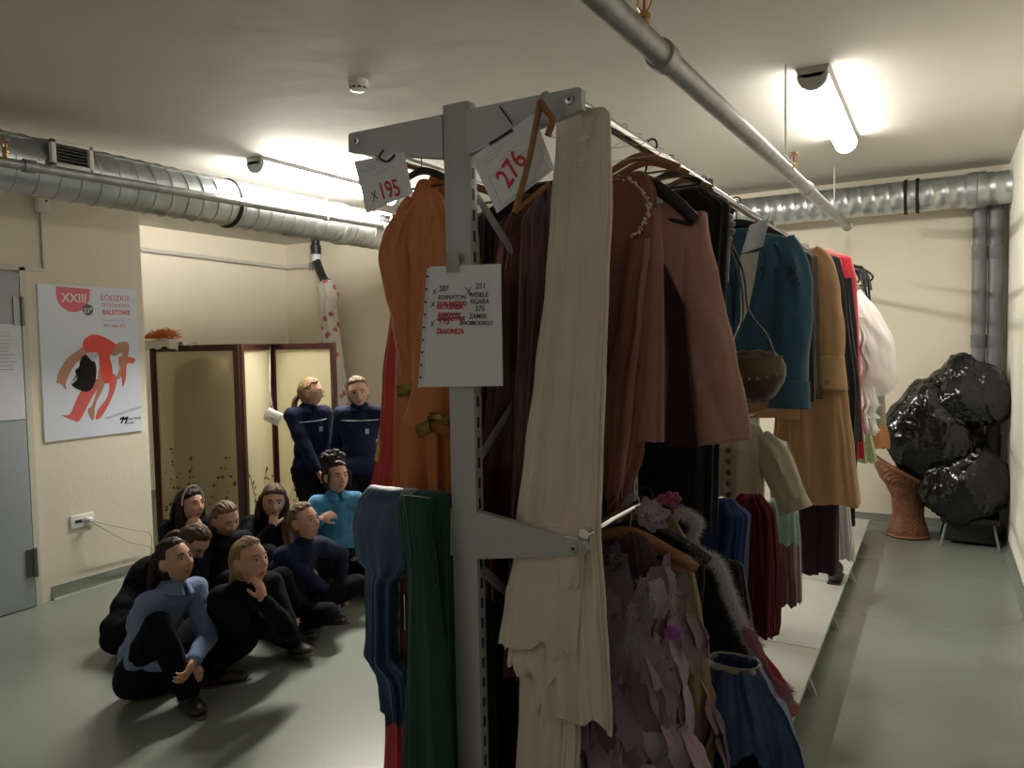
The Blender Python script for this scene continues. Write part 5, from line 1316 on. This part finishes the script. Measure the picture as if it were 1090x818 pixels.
def person(label, pel, head, yaw, hy=None, hp=0, hr=0, hands=None, feet=None, poles=None, knees=None, top=NAVY, legs=BLACKF, hair=HBR, style='pony', s=1.0, stand=False, collar=None, curl=(.6, .6), hdir=(None, None), hnrm=(None, None), toes=(None, None), extras=(), shoew=True, sh_drop=.0, shy=None, bangs=0.0, group=None, spine_bow=.05):
    """pel: pelvis centre, head: head centre (world). yaw: heading of the body. side index 0 = left, 1 = right"""
    F, L, U = frame(yaw); up = V((0, 0, 1))
    hF, hL, hU = frame(hy if hy is not None else yaw, hp, hr)
    base = V((pel.x, pel.y, 0)); t = thing('person', base, label, 'person', group)
    hs = .96*s
    neck0 = head - hU*.085*hs - hF*.022*hs
    sp = (neck0-pel); spn = sp.normalized()
    neckb = neck0 - (hU*.3+spn*.7).normalized()*.045*s
    chest = pel + (neckb-pel)*.66 - F*spine_bow; waist = pel + (neckb-pel)*.33 - F*spine_bow*.9
    sF, sL, _ = frame(shy if shy is not None else yaw)
    shc = neckb - spn*(.035+sh_drop)*s
    sh = [shc + sL*.125*s, shc - sL*.125*s]
    tU = (neckb-waist).normalized(); tL = (sL - tU*sL.dot(tU)).normalized(); tF = tL.cross(tU)
    hip = [pel + L*.075*s - up*.01, pel - L*.075*s - up*.01]
    A1, A2 = .235*s, .205*s; L1, L2 = (.345*s, .335*s)
    el = []; wr = []; kn = []; an = []
    for i in (0, 1):
        e, w = ik(sh[i], hands[i], A1, A2, poles[i]); el.append(e); wr.append(w)
        k, a = ik(hip[i], feet[i], L1, L2, knees[i]); kn.append(k); an.append(a)
    def torso(mb, g, low=True):
        pL = L; pU = (waist-pel).normalized(); pF = pL.cross(pU).normalized(); pL = pU.cross(pF)
        if low: mb.ball(pel, (.098*s+g, .132*s+g, .10*s+g), pF, pL, pU); mb.cone(pel, waist, .085*s+g, .085*s+g, 20)
        mb.ball(waist, (.082*s+g, .112*s+g, .12*s+g), tF, tL, tU)
        mb.ball(chest, (.088*s+g, .125*s+g, .135*s+g), tF, tL, tU);
        mb.cone(waist, chest, .085*s+g, .09*s+g, 20); mb.cone(sh[0], sh[1], .05*s+g, .05*s+g, 18); mb.cone(chest, shc, .085*s+g, .062*s+g, 18)
    # body: one continuous skin
    b = MB(); head_grid(b, head, hF, hL, hU, hs)
    b.cone(neckb-tU*.02, neck0+hU*.02, .043*s, .042*s, 16); torso(b, -.006)
    for i in (0, 1):
        b.cone(sh[i], el[i], .043*s, .033*s); b.cone(el[i], wr[i], .033*s, .0225*s)
        dd = hdir[i] or (wr[i]-el[i]).normalized(); nn = hnrm[i] or ((-1 if i == 0 else 1)*sL)
        hand(b, wr[i], dd, nn, 1 if i == 0 else -1, curl[i], s)
        b.cone(hip[i], kn[i], .072*s, .047*s, 18); b.cone(kn[i], an[i], .048*s, .031*s, 16)
        tt = toes[i] or F; b.cone(an[i]-up*.022, an[i]+V(tt).normalized()*.10*s-up*.04, .024*s, .014*s)
    me = b.remesh(.0048, 3, .45, 'body', ORG[t]); o = link_mesh('body', me, [SKIN, LIPS], t)
    hc = head - ORG[t]
    for p in me.polygons:
        q = p.center-hc
        if q.length < .14:
            x, y, z = q.dot(hF)/hs, q.dot(hL)/hs, q.dot(hU)/hs
            if x > .05 and (y/.021)**2 + ((z+.057)/.0105)**2 < 1: p.material_index = 1
    # face details
    for sg in (1, -1):
        ec = head + hF*.0665*hs + hL*(sg*.029*hs) + hU*.008*hs
        e = MB(); e.ball(ec, (.0105*hs, .0135*hs, .0075*hs), (hF+hL*.2*sg).normalized(), hL, hU, 16, 10); eo = e.build('eye', EYEW, t)
        gz = (hF*.95 - hL*.0).normalized()
        MB().ball(ec+gz*.0068*hs, (.0045*hs, .0062*hs, .0062*hs), gz, hL, hU, 14, 8).build('iris', EYED, eo)
        MB().tube(spline([ec+hL*(-.015*hs)-hF*.002*hs+hU*.002*hs, ec+hU*.0072*hs+hF*.0085*hs, ec+hL*(.015*hs)-hF*.003*hs+hU*.002*hs], 9), .0022*hs, 6).build('lash_line', hair, eo)
        br = [head+hF*q[0]*hs+hL*(sg*q[1]*hs)+hU*q[2]*hs for q in ((.082, .012, .027), (.081, .028, .033), (.070, .044, .028))]
        MB().tube(spline(br, 9), [.003, .0036, .0038, .0038, .0036, .0034, .003, .0026, .002], 6, True, .5, hF).build('eyebrow', hair, t)
    # hair cap
    m, n = 46, 72; vs = []; fs = []; rnd = random.Random(label)
    sd = rnd.uniform(0, 50); tail = {'pony': V((-.9, 0, .25)), 'bun': V((-.25, 0, 1)), 'low': V((-.8, 0, -.45)), 'long': V((.1, .15, 1))}[style if style in ('pony', 'bun', 'low', 'long') else 'pony'].normalized()
    for i in range(m+1):
        th = pi*(i+.001*(i == 0)-.001*(i == m))/m
        for k in range(n):
            a = 2*pi*k/n; d = V((sin(th)*cos(a), sin(th)*sin(a), cos(th))); p0 = head_pt(d, 1, False)
            xl = .030 - .25*max(0, -p0.z-.0)*1.0; hl = .080 - bangs + .005*nz(d.y*5, sd) - 5*p0.y*p0.y - .25*abs(p0.y)*bangs*8
            h1 = (p0.z-hl)/.014 if p0.x > 0 else (p0.z+.03)/.02
            h2 = (xl-.012-p0.x)/.014
            ear = .9 if (style != 'long' and abs(p0.x+.004) < .02 and -.03 < p0.z < .022 and abs(p0.y) > .045) else 0
            w = max(h1, h2); low = (p0.z+(.075 if style != 'long' else .10))/.02; w = min(w, low); w = sm(-.6, .6, w) * (1-ear)
            q = d - tail*d.dot(tail); ax = tail.orthogonal().normalized(); ay = tail.cross(ax)
            ph = atan2(q.dot(ay), q.dot(ax)) if q.length > 1e-4 else 0
            st = .005*nz(ph*8, d.dot(tail)*1.5, sd) + .004*nz(ph*19, d.dot(tail)*2, sd+9)
            thick = .010 + .006*max(0, -d.x) + (.006 if style == 'bun' else 0) + (.005 if style == 'long' else 0)
            p = p0*(.90 + .10*w) + d*((thick+st*1.3)*w)
            if style == 'long' or style == 'bun': p -= d*(.007*w*exp(-(p0.y/.006)**2)*(1 if d.z > .2 else 0))
            p *= hs; vs.append(head+hF*p.x+hL*p.y+hU*p.z)
    for i in range(m):
        for k in range(n): fs.append((i*n+k, i*n+(k+1) % n, (i+1)*n+(k+1) % n, (i+1)*n+k))
    fs += [tuple(range(n-1, -1, -1)), tuple(m*n+k for k in range(n))]
    hb = MB().add(vs, fs)
    def lock(P, R, flat=.7, nn=14, cnt=26):
        P = spline(P, cnt); K = [(i/(len(R)-1), r) for i, r in enumerate(R)]; RR = [samp(K, i/(cnt-1))[0] for i in range(cnt)]
        o_ = len(hb.v); hb.tube(P, RR, nn, True, flat)
        for i in range(o_, len(hb.v)):
            c = P[(i-o_)//nn]; dv = hb.v[i]-c
            k = (i-o_) % nn
            if dv.length > 1e-6: hb.v[i] = c+dv*(1+.18*nz(k*1.9, 0, sd)+.12*nz(k*.7, i*.01, sd+3))
    H = lambda x, y, z: head+(hF*x+hL*y+hU*z)*hs
    if style == 'pony':
        a = H(-.10, 0, .03); lock([H(-.085, 0, .035), H(-.125, 0, .035), H(-.145, 0, -.01), H(-.14, 0, -.08)-F*.01, H(-.125, 0, -.15)-F*.02, H(-.12, 0, -.2)-F*.02], [.014, .02, .027, .028, .022, .006])
        MB().tube([H(-.112+.0*i, .016*cos(i*pi/6), .036+.016*sin(i*pi/6)) for i in range(13)], .005, 6).build('hair_tie', BLACKF, t)
    elif style == 'low':
        lock([H(-.085, 0, -.03), H(-.115, 0, -.06), H(-.125, 0, -.12), H(-.12, .0, -.2), H(-.11, 0, -.26)], [.02, .028, .03, .024, .006])
    elif style == 'long':
        for sg in (1, -1):
            lock([H(.0, sg*.075, .03), H(-.005, sg*.088, -.03), H(-.015, sg*.088, -.09), H(-.03, sg*.08, -.15), H(-.04, sg*.075, -.22)], [.018, .024, .026, .024, .006], .55)
            lock([H(-.05, sg*.06, .03), H(-.075, sg*.062, -.05), H(-.085, sg*.06, -.13), H(-.09, sg*.055, -.23), H(-.09, sg*.05, -.29)], [.03, .036, .038, .03, .008], .6)
        lock([H(-.08, 0, .03), H(-.105, 0, -.05), H(-.11, 0, -.15), H(-.11, 0, -.28)], [.03, .04, .04, .01], .6)
    elif style == 'back':
        for y_ in (-.06, -.03, 0, .03, .06):
            lock([H(-.045-.2*(.07-abs(y_)), y_*.8, .06), H(-.07-.4*(.07-abs(y_)), y_, -.02), H(-.09-.2*(.07-abs(y_)), y_*1.1, -.10)-F*.005, H(-.085, y_*1.15, -.20)-F*.02, H(-.075, y_*1.2-.01, -.29)-F*.02], [.02, .030, .030, .024, .005], .7)
    elif style == 'bun':
        for k in range(110):
            dv = V((rnd.gauss(0, 1), rnd.gauss(0, 1), rnd.gauss(0, .8))).normalized(); c = H(-.03, 0, .128)+(hF*dv.x*.055+hL*dv.y*.07+hU*dv.z*.042)*hs
            hb.ball(c, rnd.uniform(.010, .021)*hs, n=8, m=6)
        for sg in (1, -1):
            lock([H(.045, sg*.066, .05), H(.05, sg*.078, .01), H(.035, sg*.076, -.04), H(.045, sg*.08, -.075)], [.006, .009, .008, .003])
    hb.build('hair', hair, t, 180)
    # top
    def wrinkle(me, amp, fq):
        N = [v.normal.copy() for v in me.vertices]; Q = []
        for v, n_ in zip(me.vertices, N):
            p = v.co; f = amp*(nz(p.x*fq, p.y*fq, p.z*fq*1.3) + .6*abs(nz(p.x*fq*2.2+7, p.y*fq*2.2, p.z*fq*1.8)))
            Q += tuple(p + n_*f)
        me.vertices.foreach_set('co', Q)
        return me
    g = MB(); torso(g, .010, False)
    if stand: g.ball(pel+up*.035, (.116*s, .150*s, .10*s), F, L, up)
    else: g.ball(pel.lerp(waist, .66), (.110*s,   .142*s, .085*s), tF, tL, tU); g.ball(pel.lerp(waist, .25)-F*.012, (.100*s, .134*s, .08*s), tF, tL, tU)
    for i in (0, 1):
        g.cone(sh[i], el[i], .057*s, .047*s); g.cone(el[i], el[i].lerp(wr[i], .93), .048*s, .034*s)
    g.cone(neckb-tU*.01, neckb+(neck0-neckb)*.45, .055*s, .052*s, 18)
    me = wrinkle(g.remesh(.009, 5, .5, 'sweater', ORG[t]), .0065, 13); link_mesh('sweater', me, top, t)
    if collar:
        cb = MB()
        nu_ = (neck0-neckb).normalized(); nf = (tF-nu_*tF.dot(nu_)).normalized(); nl = nu_.cross(nf)
        cc = neckb+(neck0-neckb)*.45
        def cg(u, v):
            a = 2*pi*u+.18*(1-2*u); r = lerp(.050, .085, v)*s; return cc + (nf*cos(a)*r*1.05 + nl*sin(a)*r) + nu_*(.020-.045*v*(1+.15*max(0, cos(a))))*s
        cb.grid(cg, 40, 8); cb.build('collar', collar, t, 60, solid=.005)
    # trousers
    g = MB(); pU = (waist-pel).normalized(); pF = L.cross(pU).normalized(); pL = pU.cross(pF)
    g.ball(pel, (.110*s, .146*s, .110*s), pF, pL, pU)
    if not stand: g.cone(pel, pel.lerp(waist, .55), .108*s, .100*s, 20); g.ball(pel.lerp(waist, .4), (.104*s, .136*s, .08*s), tF, tL, tU)
    for i in (0, 1):
        g.cone(hip[i], kn[i], .084*s, .060*s, 18); g.cone(kn[i], kn[i].lerp(an[i], 1.0), .061*s, .048*s, 16)
    me = wrinkle(g.remesh(.009, 4, .5, 'trousers', ORG[t]), .006, 12)
    for v in me.vertices: v.co.z = max(v.co.z, .004)
    link_mesh('trousers', me, legs, t)
    # shoes
    for i in (0, 1):
        tt = V(toes[i] or F); tt = tt.normalized(); a = an[i]; sd_ = up.cross(tt)
        if sd_.length < .1: sd_ = L
        sd_.normalize(); nu = tt.cross(sd_); g = MB(); c = a-nu*.035*s
        g.cone(a+nu*.01, a-nu*.02*s, .04*s, .042*s, 14); g.ball(c-tt*.03*s+nu*.004, (.045*s, .036*s, .036*s), tt, sd_, nu)
        g.ball(c+tt*.05*s, (.085*s, .038*s, .032*s), tt, sd_, nu); g.ball(c+tt*.105*s-nu*.006, (.045*s, .042*s, .026*s), tt, sd_, nu)
        me = g.remesh(.006, 3, .5, 'shoe', ORG[t]); so = link_mesh('shoe', me, SHOE, t)
        g = MB(); R3 = Matrix((tt, sd_, nu)).transposed()
        pl = [(.155*cos(q)*(1 if cos(q) > 0 else .55)*s+.012, .042*sin(q)*(1+.12*cos(q))*s) for q in [2*pi*k/28 for k in range(28)]]
        g.prism(pl, c-nu*.035*s, tt, sd_, nu*.016*s); g.build('sole', SOLE, so)
    for fn in extras: fn(t, dict(head=head, hF=hF, hL=hL, hU=hU, hs=hs, chest=chest, tF=tF, tL=tL, tU=tU, s=s, H=H, neckb=neckb, sh=sh))
    return t

# small extras
def emblem(off=.055, zz=.03, col=None, sc=1.0):
    def f(t, k):
        c = k['chest']+k['tL']*off*k['s']+k['tU']*zz*k['s']; dx = .098*k['s']*sqrt(max(.1, 1-(off/.14)**2))+.012
        R3 = Matrix((k['tF'], k['tL'], k['tU'])).transposed(); MB().box(c+k['tF']*dx, (.008, .026*sc, .034*sc), R3, .002).build('emblem', col or PALE, t)
    return f
def piping(t, k):
    s = k['s']; P = []
    for u in range(13):
        a = radians(-62+124*u/12); P.append(k['chest']+k['tU']*.075*s+k['tF']*(.113*cos(a)*s+.0)+k['tL']*(.146*sin(a)*s))
    MB().tube(P, .0032, 6).build('chest_piping', PALE, t)
def glasses(t, k):
    H = k['H']; g = MB()
    for sg in (1, -1):
        g.tube([H(.092, sg*.031+.019*cos(i*pi/8), .006+.015*sin(i*pi/8)) for i in range(17)], .0016, 6)
        g.tube([H(.088, sg*.05, .008), H(.03, sg*.078, .012), H(-.01, sg*.078, .008)], .0016, 6)
    g.tube([H(.094, .012, .008), H(.097, 0, .010), H(.094, -.012, .008)], .0016, 6); g.build('glasses', M['black'], t)
def headband(t, k):
    H = k['H']; MB().tube([H(.022+.01*sin(a), .086*cos(a), .012+.112*sin(a)) for a in [pi*i/24 for i in range(25)]], [.007]*25, 10, True, .6).build('headband', fabric((.30, .28, .28)), t)
def clip(t, k):
    H = k['H']; MB().tube(spline([H(.075, .03, .085), H(.06, .0, .105), H(.06, -.03, .105)], 8), .006, 8).build('hair_clip', mat('clip_grey', (.45, .43, .42), .4), t)
def T(px, py, z): return at(px, py, Z=z)

# A: girl in the light blue polo, front left, one knee drawn up, hands clasped round it
pel = T(157, 716, .105); F0, L0, _ = frame(-4)
hd = T(186, 598, .60)
person('girl in a light blue polo shirt sitting at the front left with clasped hands', pel, hd, 2, 10, 14, 0,
       hands=[T(206, 704, .21), T(197, 706, .19)], poles=[(-.3, .8, -.5), (-.6, -.7, -.5)],
       feet=[T(228, 716, .06), T(200, 738, .065)], knees=[(.5, 1, .25), (.25, -.12, 1)], top=SKY, collar=SKY, hair=HB, style='back', s=1.0,
       curl=(.75, .75), hdir=(V((.3, -.75, -.5)), V((.55, .45, -.65))), hnrm=(V((-.5, -.4, .1)), V((-.7, .2, -.4))), toes=(V((.6, .75, 0)), V((.96, -.28, 0))), spine_bow=.055, extras=[emblem(.05, .02, fabric((.6, .2, .25)), .8)])
# B: child bent forward behind her
pel = T(137, 672, .105); person('child in black bending forward behind the girl in the light blue polo', pel, T(206, 577, .50), 12, 14, -48, 0,
       hands=[T(215, 640, .16), T(205, 650, .12)], poles=[(-.2, .9, -.3), (-.3, -.9, -.3)], feet=[T(228, 650, .06), T(215, 668, .06)], knees=[(.2, .8, .6), (.2, -.7, .6)], top=BLACKF, hair=HBR, style='low', s=1.0, spine_bow=.09)
# C: girl with hairband, chin on hands
pel = T(193, 606, .105); hd = T(203, 538, .62); person('dark-haired girl with a hairband resting her chin on her hand by the screen', pel, hd, -18, 4, 6, 0,
       hands=[hd+V((.085, .0, -.15)), hd+V((.07, -.055, -.16))], poles=[(.4, .7, -1), (.3, -.8, -1)], feet=[T(235, 610, .06), T(228, 625, .06)], knees=[(.4, .8, .9), (.4, -.6, .9)], top=NAVY2, hair=HB, style='long', s=.98,
       curl=(1.3, 1.2), hdir=(V((-.2, -.3, 1)), V((-.2, .3, 1))), hnrm=(V((-1, -.1, .1)), V((-1, .1, .1))), extras=[headband], bangs=.012)
# D: girl looking down
pel = T(228, 640, .105); person('girl with tied-back brown hair looking down in the middle of the seated group', pel, T(240, 553, .585), -25, -8, -20, -6,
       hands=[T(262, 628, .2), T(250, 636, .18)], poles=[(.1, .9, -.5), (-.4, -.8, -.5)], feet=[T(285, 632, .06), T(270, 645, .06)], knees=[(.5, .8, .6), (.4, -.6, .7)], top=NAVY2, hair=HDB, style='low', s=1.0)
# E: blonde girl in black, chin on hand
pel = T(240, 684, .105); hd = T(266, 598, .60); person('blonde girl in black with her hand on her chin and legs stretched on the floor', pel, hd, -10, 2, 10, 0,
       hands=[hd+V((.10, -.02, -.155)), T(296, 668, .2)], poles=[(.5, .2, -1), (-.1, -1, -.3)], feet=[T(318, 666, .06), T(315, 684, .06)], knees=[(.3, 1, .5), (.1, -.8, .55)], top=BLACKF, hair=HBL, style='low', s=1.02,
       curl=(.9, .5), hdir=(V((-.25, -.05, 1)), None), hnrm=(V((-1, -.2, -.2)), None), toes=(V((.9, -.3, .35)), V((.9, -.35, .3))))
# F: brown-haired girl, hand at mouth
pel = T(283, 606, .105); hd = T(291, 534, .62); person('brown-haired girl in a black hoodie holding her hand to her mouth before the screen', pel, hd, -40, -38, -6, 5,
       hands=[T(312, 585, .25), hd+V((.085, -.085, -.13))], poles=[(.6, .6, -.6), (.1, -.8, -1)], feet=[T(310, 610, .06), T(290, 622, .06)], knees=[(.6, .6, .7), (.2, -.8, .7)], top=BLACKF, hair=HBR, style='long', s=.98,
       curl=(.6, 1.25), hdir=(None, V((-.45, .45, .8))), hnrm=(None, V((-.6, .8, .2))), bangs=.01)
# G: girl in navy jumper, clasped hands
pel = T(306, 652, .105); hd = T(324, 556, .61); person('fair-haired girl in a navy jumper with clasped hands at the right of the front row', pel, hd, -5, 4, 12, 0,
       hands=[T(362, 628, .16), T(354, 634, .145)], poles=[(-.1, .8, -.6), (-.2, -.9, -.4)], feet=[T(345, 636, .06), T(342, 652, .06)], knees=[(.6, .9, .3), (.6, -.8, .3)], top=NAVY, hair=HDB, style='pony', s=1.0,
       curl=(.8, .8), hdir=(V((.4, -.6, -.3)), V((.6, .5, -.3))), hnrm=(V((-.3, -.3, -.6)), V((-.4, .3, -.6))), toes=(V((.8, -.6, 0)), V((.9, .35, 0))), extras=[emblem(.03, -.005, None, .8)])
# H: girl in light blue fleece with curly bun
pel = T(362, 596, .24); hd = T(358, 508, .765); person('girl with a curly top bun in a light blue fleece kneeling beside the rack', pel, hd, -28, -20, 4, 0,
       hands=[pel+V((.12, .08, .06)), hd+V((.05, -.20, -.22))], poles=[(.2, .9, -.5), (-.4, -.7, -.8)], feet=[pel+V((.06, .14, -.17)), pel+V((-.08, -.12, -.17))], knees=[(.9, .1, -.25), (.7, -.5, -.25)], top=AQUA, collar=AQUA, hair=HB, style='bun', s=.98,
       curl=(.6, .8), hdir=(None, V((.35, .6, .25))), hnrm=(None, V((-.6, .2, -.6))), toes=(V((-.85, .5, -.1)), V((-.85, .5, -.1))), extras=[clip])
# standing pair
def stand(px, py, hz, yaw, hy, hp, label, hair, style, s, hands, poles, extras, hr=0):
    hd = T(px, py, hz); F, L, U = frame(yaw); base = V((hd.x, hd.y, 0)) - F*.02
    pel = base + V((0, 0, .70*s)) - F*.0
    feet = [base+L*.075+V((0, 0, .075)), base-L*.075+V((0, 0, .075))]
    return person(label, pel, hd, yaw, hy, hp, hr, hands=[pel+F*h[0]+L*h[1]+V((0, 0, h[2])) for h in hands], poles=[F*p[0]+L*p[1]+V((0, 0, p[2])) for p in poles], feet=feet, knees=[F, F], stand=True, top=NAVY, legs=BLACKF, hair=hair, style=style, s=s, extras=extras, collar=NAVY, spine_bow=.015, curl=(.7, .7))
stand(331, 418, 1.245, -22, 26, -4, 'standing blonde girl with glasses in a navy jumper turned to the right', HBL, 'low', .99, [(.15, .05, .0), (.16, -.02, -.02)], [(-.6, .6, 0), (-.7, -.5, 0)], [piping, emblem(.05, .01), glasses])
stand(381, 417, 1.26, -50, -46, -10, 'standing dark-blonde girl in a navy jumper with hands behind her back', HDB, 'low', 1.0, [(-.13, .05, .03), (-.13, -.04, .03)], [(-.3, 1, 0), (-.3, -1, 0)], [piping, emblem(.05, .0)], -6)
bpy.data.scenes.remove(TMP)
# ------------------------------------------------------------------ render look
w = bpy.data.worlds.new('world'); SC.world = w; w.use_nodes = True
w.node_tree.nodes['Background'].inputs[0].default_value = (.02, .02, .02, 1)
SC.view_settings.view_transform = 'Standard'; SC.view_settings.look = 'None'
SC.view_settings.gamma = 1.0; SC.view_settings.use_curve_mapping = False
SC.view_settings.exposure = EXPO
SC.cycles.max_bounces = 10; SC.cycles.diffuse_bounces = 6; SC.cycles.transparent_max_bounces = 12
SC.cycles.use_denoising = True
SC.cycles.sample_clamp_indirect = 6
